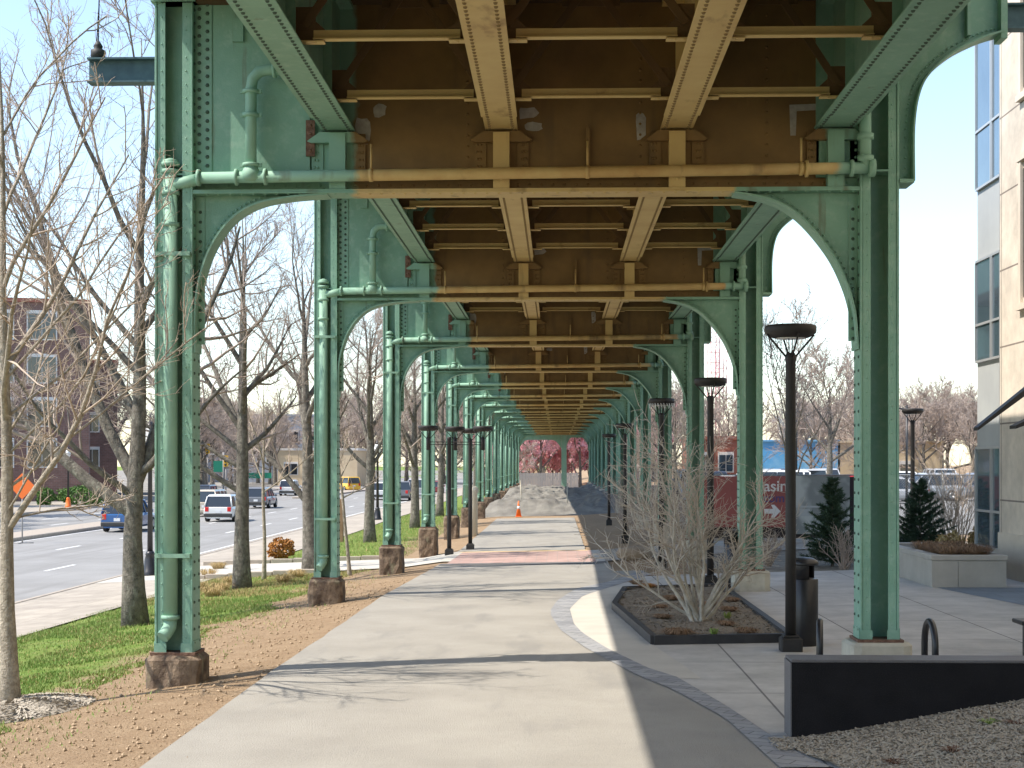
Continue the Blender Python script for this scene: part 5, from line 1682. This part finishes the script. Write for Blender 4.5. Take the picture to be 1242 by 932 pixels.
x, y = G(629, 627)
t = thing('traffic_cone', 'orange traffic cone with white band at the end of the path', 'traffic cone', (x, y, gz(x, y)))
mb = MB(); mb.box(-.18, .18, -.18, .18, 0, .035, bev=.01); mb.lathe([(.15, .0355), (.06, .6), (.03, .86)], 14); obj('body', mb, M['orange'], t)
mb = MB(); mb.lathe([(.098, .42), (.076, .58)], 14); obj('band', mb, M['white'], t)
for (px, py, H, lean, lab) in ((634, 622, 1.95, .1, 'leaning pale stake beside the traffic cone'), (688, 620, 1.7, 0, 'thin upright stake in the gravel mound right of the cone')):
    x, y = G(px, py); t = thing('stake', lab, 'stake', (x, y, gz(x, y)))
    mb = MB(); mb.tube([(0, 0, -.1), (-lean * 1.5, 0, H)], .04, 6); obj('shaft', mb, M['stake'], t)
x, y = G(414, 657)
t = thing('wooden_post', 'brown wooden post behind the leaning sapling', 'post', (x, y, gz(x, y)))
mb = MB(); mb.box(-.09, .09, -.09, .09, -.2, 1.75, bev=.02); obj('shaft', mb, M['wood'], t)
x, y = G(576, 650)
t = thing('bollard', 'pale concrete post beside the far single lamp', 'post', (x, y, gz(x, y)))
mb = MB(); mb.lathe([(.11, -.1), (.11, 1.7), (.14, 1.75), (.14, 1.9), (.05, 1.98)], 10); obj('shaft', mb, M['stake'], t)

# overhead road signs and signals far down the road
for (px, py, Y, w, h, m_, lab) in ((265, 566, 150, .5, .55, 'sign_green', 'green road sign hanging far down the road'), (316, 577, 220, 1.7, .4, 'sign_green', 'wide green sign band far down the road')):
    X, _, Z = AT(px, py, Y); t = thing('hanging_sign', lab, 'road sign', (X, Y, -1.2))
    mb = MB(); mb.box(-w, w, -.06, -.03, Z + 1.2 - h, Z + 1.2 + h); obj('sign_plate', mb, M[m_], t)
    mb = MB(); mb.tube([(w, 0, 0), (w, 0, Z + 2.6)], .1, 6); mb.tube([(w, 0, Z + 2.4), (-w - .5, 0, Z + 2.4)], .06, 6); obj('mast', mb, M['grey_pole'], t)
for (px, py, Y, lab) in ((274, 560, 150, 'yellow traffic signal beside the green hanging sign'), (252, 545, 170, 'yellow traffic signal farther down the road')):
    X, _, Z = AT(px, py, Y); t = thing('traffic_signal', lab, 'traffic signal', (X, Y, -1.2))
    mb = MB(); mb.box(-.2, .2, -.2, .2, Z + .7, Z + 1.8); obj('housing', mb, M['sig_yellow'], t)
    for k in range(3):
        mb = MB(); mb.lathe([(.12, -.24), (.12, -.2005)], 10, (0, 0, Z + .9 + k * .34), 'y'); obj('lens', mb, M['plastic'], t)
    mb = MB(); mb.tube([(0, 0, 0), (0, 0, Z + .69)], .07, 6); obj('mast', mb, M['grey_pole'], t)


# ------------------------------------------------------------------ cars
def car_meshes(L, W, H, kind, paint):
    """front is +y"""
    hw = W / 2; parts = []
    belt = H * .56; hood = H * .55 if kind != 'sedan' else H * .58
    clr = .22
    # stations: y, z_top, half width scale
    if kind == 'pickup': st = [(-L / 2, belt, .93), (-L / 2 + .1, belt, .98), (-L * .1, belt, 1), (L * .2, belt, 1), (L * .24, belt, 1), (L / 2 - .25, hood * .96, .97), (L / 2, hood * .8, .88)]
    else: st = [(-L / 2, belt * .93, .90), (-L / 2 + .12, belt, .97), (-L * .2, belt, 1), (L * .1, belt, 1), (L * .24, belt, 1), (L / 2 - .3, hood * .93, .96), (L / 2, hood * .75, .85)]
    prof = lambda zt: [(.80, clr), (.97, clr + .12), (1.0, .58 * zt), (.98, .86 * zt), (.90, zt)]
    b = MB(); vs = []; n = 5
    for (y, zt, s_) in st:
        pr = prof(zt)
        for (u, z) in pr: vs.append((hw * u * s_, y, z))
        for (u, z) in reversed(pr): vs.append((-hw * u * s_, y, z))
    k = 2 * n
    fs = [(i * k + j, i * k + (j + 1) % k, (i + 1) * k + (j + 1) % k, (i + 1) * k + j) for i in range(len(st) - 1) for j in range(k)]
    fs += [tuple(range(k - 1, -1, -1)), tuple((len(st) - 1) * k + j for j in range(k))]
    b.add(vs, fs, 0)
    parts.append(('body', b, [paint]))
    # cabin
    if kind == 'suv': y0, y1, t0, t1 = -L / 2 + .06, L * .23, -L / 2 + .35, L * .05
    elif kind == 'van': y0, y1, t0, t1 = -L / 2 + .04, L * .36, -L / 2 + .14, L * .2
    elif kind == 'pickup': y0, y1, t0, t1 = -L * .08, L * .23, -L * .05, L * .1
    else: y0, y1, t0, t1 = -L * .36, L * .22, -L * .2, L * .03
    bw, tw_ = hw * .90, hw * .74
    c = MB()
    zb_, zt = belt - .01, H
    zg = H - .1
    f_ = (zg - zb_) / (zt - zb_)
    ring = lambda z, w, a, d: [(-w, a, z), (w, a, z), (w, d, z), (-w, d, z)]
    l = lambda a, d, f: a + (d - a) * f
    c.add(ring(zg, l(bw, tw_, f_), l(y0, t0, f_), l(y1, t1, f_)) + ring(zt, tw_ * .93, t0 + .1, t1 - .12), [(0, 3, 2, 1), (4, 5, 6, 7), (0, 1, 5, 4), (1, 2, 6, 5), (2, 3, 7, 6), (3, 0, 4, 7)])
    # pillars
    for sx in (-1, 1):
        for (ya, yt) in ((y0, t0), (y1, t1), (l(y0, y1, .42), l(t0, t1, .46)), (l(y0, y1, .72) if kind in ('suv', 'van') else l(y0, y1, .42), l(t0, t1, .8) if kind in ('suv', 'van') else l(t0, t1, .46))):
            c.tube([(sx * bw, ya, zb_), (sx * l(bw, tw_, f_), l(ya, yt, f_), zg)], .045, 5)
    parts.append(('roof', c, [paint]))
    gl = MB()
    s_ = .985
    gl.add(ring(zb_, bw * s_, y0 + .03, y1 - .03) + ring(zg - .001, l(bw, tw_, f_) * s_, l(y0, t0, f_) + .03, l(y1, t1, f_) - .03), [(0, 3, 2, 1), (0, 1, 5, 4), (1, 2, 6, 5), (2, 3, 7, 6), (3, 0, 4, 7)])
    parts.append(('window', gl, [M['car_glass']]))
    for sx in (-1, 1):
        m = MB(); m.box(sx * hw * .86, sx * hw * .60, -L / 2 - .012, -L / 2 + .06, belt * .68, belt * .98, bev=.02); parts.append(('tail_light', m, [M['tail']]))
        m = MB(); m.box(sx * hw * .82, sx * hw * .5, L / 2 - .05, L / 2 + .01, hood * .58, hood * .74, bev=.02); parts.append(('headlight', m, [M['head']]))
    bm_ = [M['plastic'] if kind in ('suv', 'pickup') else paint]
    m = MB(); m.box(-hw * .92, hw * .92, -L / 2 - .07, -L / 2 + .1, clr + .08, clr + .3, bev=.04); parts.append(('bumper', m, bm_))
    m = MB(); m.box(-hw * .9, hw * .9, L / 2 - .1, L / 2 + .06, clr + .05, clr + .28, bev=.04); parts.append(('bumper', m, bm_))
    m = MB(); m.box(-.16, .16, -L / 2 - .02, -L / 2 - .005, belt * .6, belt * .6 + .16); parts.append(('number_plate', m, [M['plate']]))
    for sx in (-1, 1):
        m = MB(); m.box(sx * hw * 1.0, sx * (hw + .16), y1 - .35, y1 - .2, belt, belt + .15, bev=.02)
        parts.append(('mirror', m, [paint]))
    wr = .34
    wheels = []
    for sx in (-1, 1):
        for yy in (-L * .3, L * .31):
            ty = MB(); ty.lathe([(wr * .62, -.105), (wr * .95, -.11), (wr, -.07), (wr, .07), (wr * .95, .11), (wr * .62, .105)], 16, (0, 0, 0), 'x')
            ri_ = MB(); ri_.lathe([(wr * .6, -.112), (wr * .5, -.116), (.06, -.1), (.06, .1), (wr * .5, .116), (wr * .6, .112)], 12, (0, 0, 0), 'x')
            wheels.append(((sx * (hw - .1), yy, wr), ty, ri_))
    return parts, wheels


_cc = {}


def car(name, label, x, y, z, rz, kind='sedan', col='silver', L=4.6, W=1.8, H=1.48, group=None):
    t = thing(name, label, {'suv': 'car', 'sedan': 'car', 'van': 'van', 'pickup': 'pickup truck'}[kind], (x, y, z), rz, group)
    key = (kind, col, L, W, H)
    if key not in _cc:
        parts, wheels = car_meshes(L, W, H, kind, CARCOL[col])
        made = []
        for n_, b_, mm in parts:
            o = obj(n_, b_, mm, t); made.append((n_, o.data))
        wd = None
        for (p, ty, ri_) in wheels:
            o = obj('tyre' if 0 else 'wheel', ty, M['rubber'], t, p)
            q = obj('rim', ri_, M['rim'], o); wd = (o.data, q.data)
        _cc[key] = (made, [w[0] for w in wheels], wd)
    else:
        made, wp, wd = _cc[key]
        for n_, me in made: obj(n_, me, None, t)
        for p in wp:
            o = obj('wheel', wd[0], None, t, p); obj('rim', wd[1], None, o)
    return t


ZR = -1.195
car('parked_car' if 0 else 'moving_car', 'blue sport utility car driving away beside the median', -22.2, 78.5, ZR, 0, 'suv', 'blue', 4.4, 1.8, 1.68)
car('moving_car', 'white sport utility car with dark rear window driving away', -20.1, 92, ZR, 0, 'suv', 'white', 4.4, 1.82, 1.62)
car('moving_car', 'beige van just ahead of the white car on the median side', -23.0, 101, ZR, .0, 'van', 'beige', 4.6, 1.8, 1.75)
car('moving_car', 'dark car facing us at the left of the white car', -28.6, 122, ZR, PI, 'suv', 'black', 4.5, 1.85, 1.75)
car('moving_car', 'dark grey wagon right of the second tree trunk', -23.2, 119, ZR, 0, 'suv', 'grey', 4.6, 1.85, 1.62)
car('moving_car', 'white and red lit car far down the road left of leaning tree', -29, 165, ZR, 0, 'suv', 'white', 4.5, 1.8, 1.7)
car('moving_car', 'black car hidden partly behind the second left column', -21.4, 138, ZR, 0, 'sedan', 'black', 4.6, 1.8, 1.5)
car('moving_car', 'white car seen between second and third left columns', -17.0, 146, ZR, 0, 'suv', 'white', 4.5, 1.8, 1.7)
car('moving_car', 'grey pickup truck between third and fourth left columns', -14.6, 143, ZR, 0, 'pickup', 'grey', 5.3, 1.95, 1.8)
car('moving_car', 'silver van right of the grey pickup truck', -13.9, 152, ZR + .0, 0, 'van', 'silver', 4.9, 1.95, 1.95)
car('moving_car', 'dark red car glimpsed behind the fourth left column', -13.8, 172, ZR, 0, 'sedan', 'dark_red', 4.6, 1.8, 1.5)
car('moving_car', 'yellow work van standing beyond the road between tree and third column', -26.4, 190, ZR, .6, 'van', 'yellow', 4.6, 1.9, 1.8)
# parking lot: rows seen behind the fence
labs = [('silver', 'suv', 'silver sport utility car in the nearest parked row behind the fence', 22.2, 93), ('white', 'van', 'white van at the left of the nearest parked row', 13.0, 93),
        ('grey', 'suv', 'dark grey sport utility car in the nearest parked row, near the office', 25.6, 94.5), ('silver', 'sedan', 'silver low car parked at the right of the near row', 19.2, 92)]
for col_, kd, lb, X, Y in labs:
    car('parked_car', lb, X, Y, .01, R(100) if kd != 'van' else R(95), kd, col_, 4.6, 1.82, {'suv': 1.7, 'sedan': 1.46, 'van': 1.85}[kd], 'cars parked behind the fence')
car('parked_car', 'red car parked beside the utility pole across the lot', 14.9, 86, .01, R(95), 'suv', 'red', 4.5, 1.8, 1.62, 'cars parked behind the fence')
car('parked_car', 'white van parked left of the red car across the lot', 11.4, 86, .01, R(95), 'van', 'white', 4.8, 1.9, 1.9, 'cars parked behind the fence')
car('parked_car', 'silver car parked right of the red car across the lot', 18.6, 87, .01, R(85), 'sedan', 'silver', 4.6, 1.8, 1.5, 'cars parked behind the fence')
pr = random.Random(44)
for Y in (104, 113):
    X = 9
    while X < 44:
        if pr.random() < .85:
            kd = pr.choice(['suv', 'sedan', 'van']); col_ = pr.choice(['white', 'silver', 'grey', 'black', 'navy', 'silver', 'red'])
            hh = {'suv': 1.7, 'sedan': 1.46, 'van': 1.9}[kd]
            car('parked_car', 'small distant car in the far rows of the parking lot', X, Y + pr.uniform(-.3, .3), .01, pr.choice([0, PI]), kd, col_, 4.6, 1.82 if kd != 'van' else 1.9, hh, 'far rows of parked cars')
        X += 2.7

# ------------------------------------------------------------------ light
ELEV = R(54); AZ = R(16.5)
d = Vector((math.cos(AZ) * math.cos(ELEV), math.sin(AZ) * math.cos(ELEV), -math.sin(ELEV)))
sd = bpy.data.lights.new('sun', 'SUN'); sd.energy = 3.4; sd.angle = R(.53); sd.color = (1, .94, .85)
so = bpy.data.objects.new('sun', sd); COL.objects.link(so)
so.rotation_euler = d.to_track_quat('-Z', 'Y').to_euler(); so.location = (-30, -10, 40)
w = bpy.data.worlds.new('World'); sc.world = w; w.use_nodes = True
nt = w.node_tree
sky = nt.nodes.new('ShaderNodeTexSky'); sky.sky_type = 'NISHITA'; sky.sun_disc = False
sky.sun_elevation = ELEV; sky.sun_rotation = math.atan2(-d.x, -d.y)
sky.air_density = 1.0; sky.dust_density = .5; sky.ozone_density = .7
nt.links.new(sky.outputs[0], nt.nodes['Background'].inputs[0])
nt.nodes['Background'].inputs[1].default_value = .15
sc.view_settings.view_transform = 'Standard'
sc.view_settings.look = 'None'
sc.view_settings.exposure = 1.08
sc.view_settings.gamma = 1
sc.view_settings.use_white_balance = True
sc.view_settings.white_balance_temperature = 6650
sc.cycles.max_bounces = 8; sc.cycles.diffuse_bounces = 5; sc.cycles.glossy_bounces = 3
sc.cycles.caustics_reflective = False; sc.cycles.caustics_refractive = False
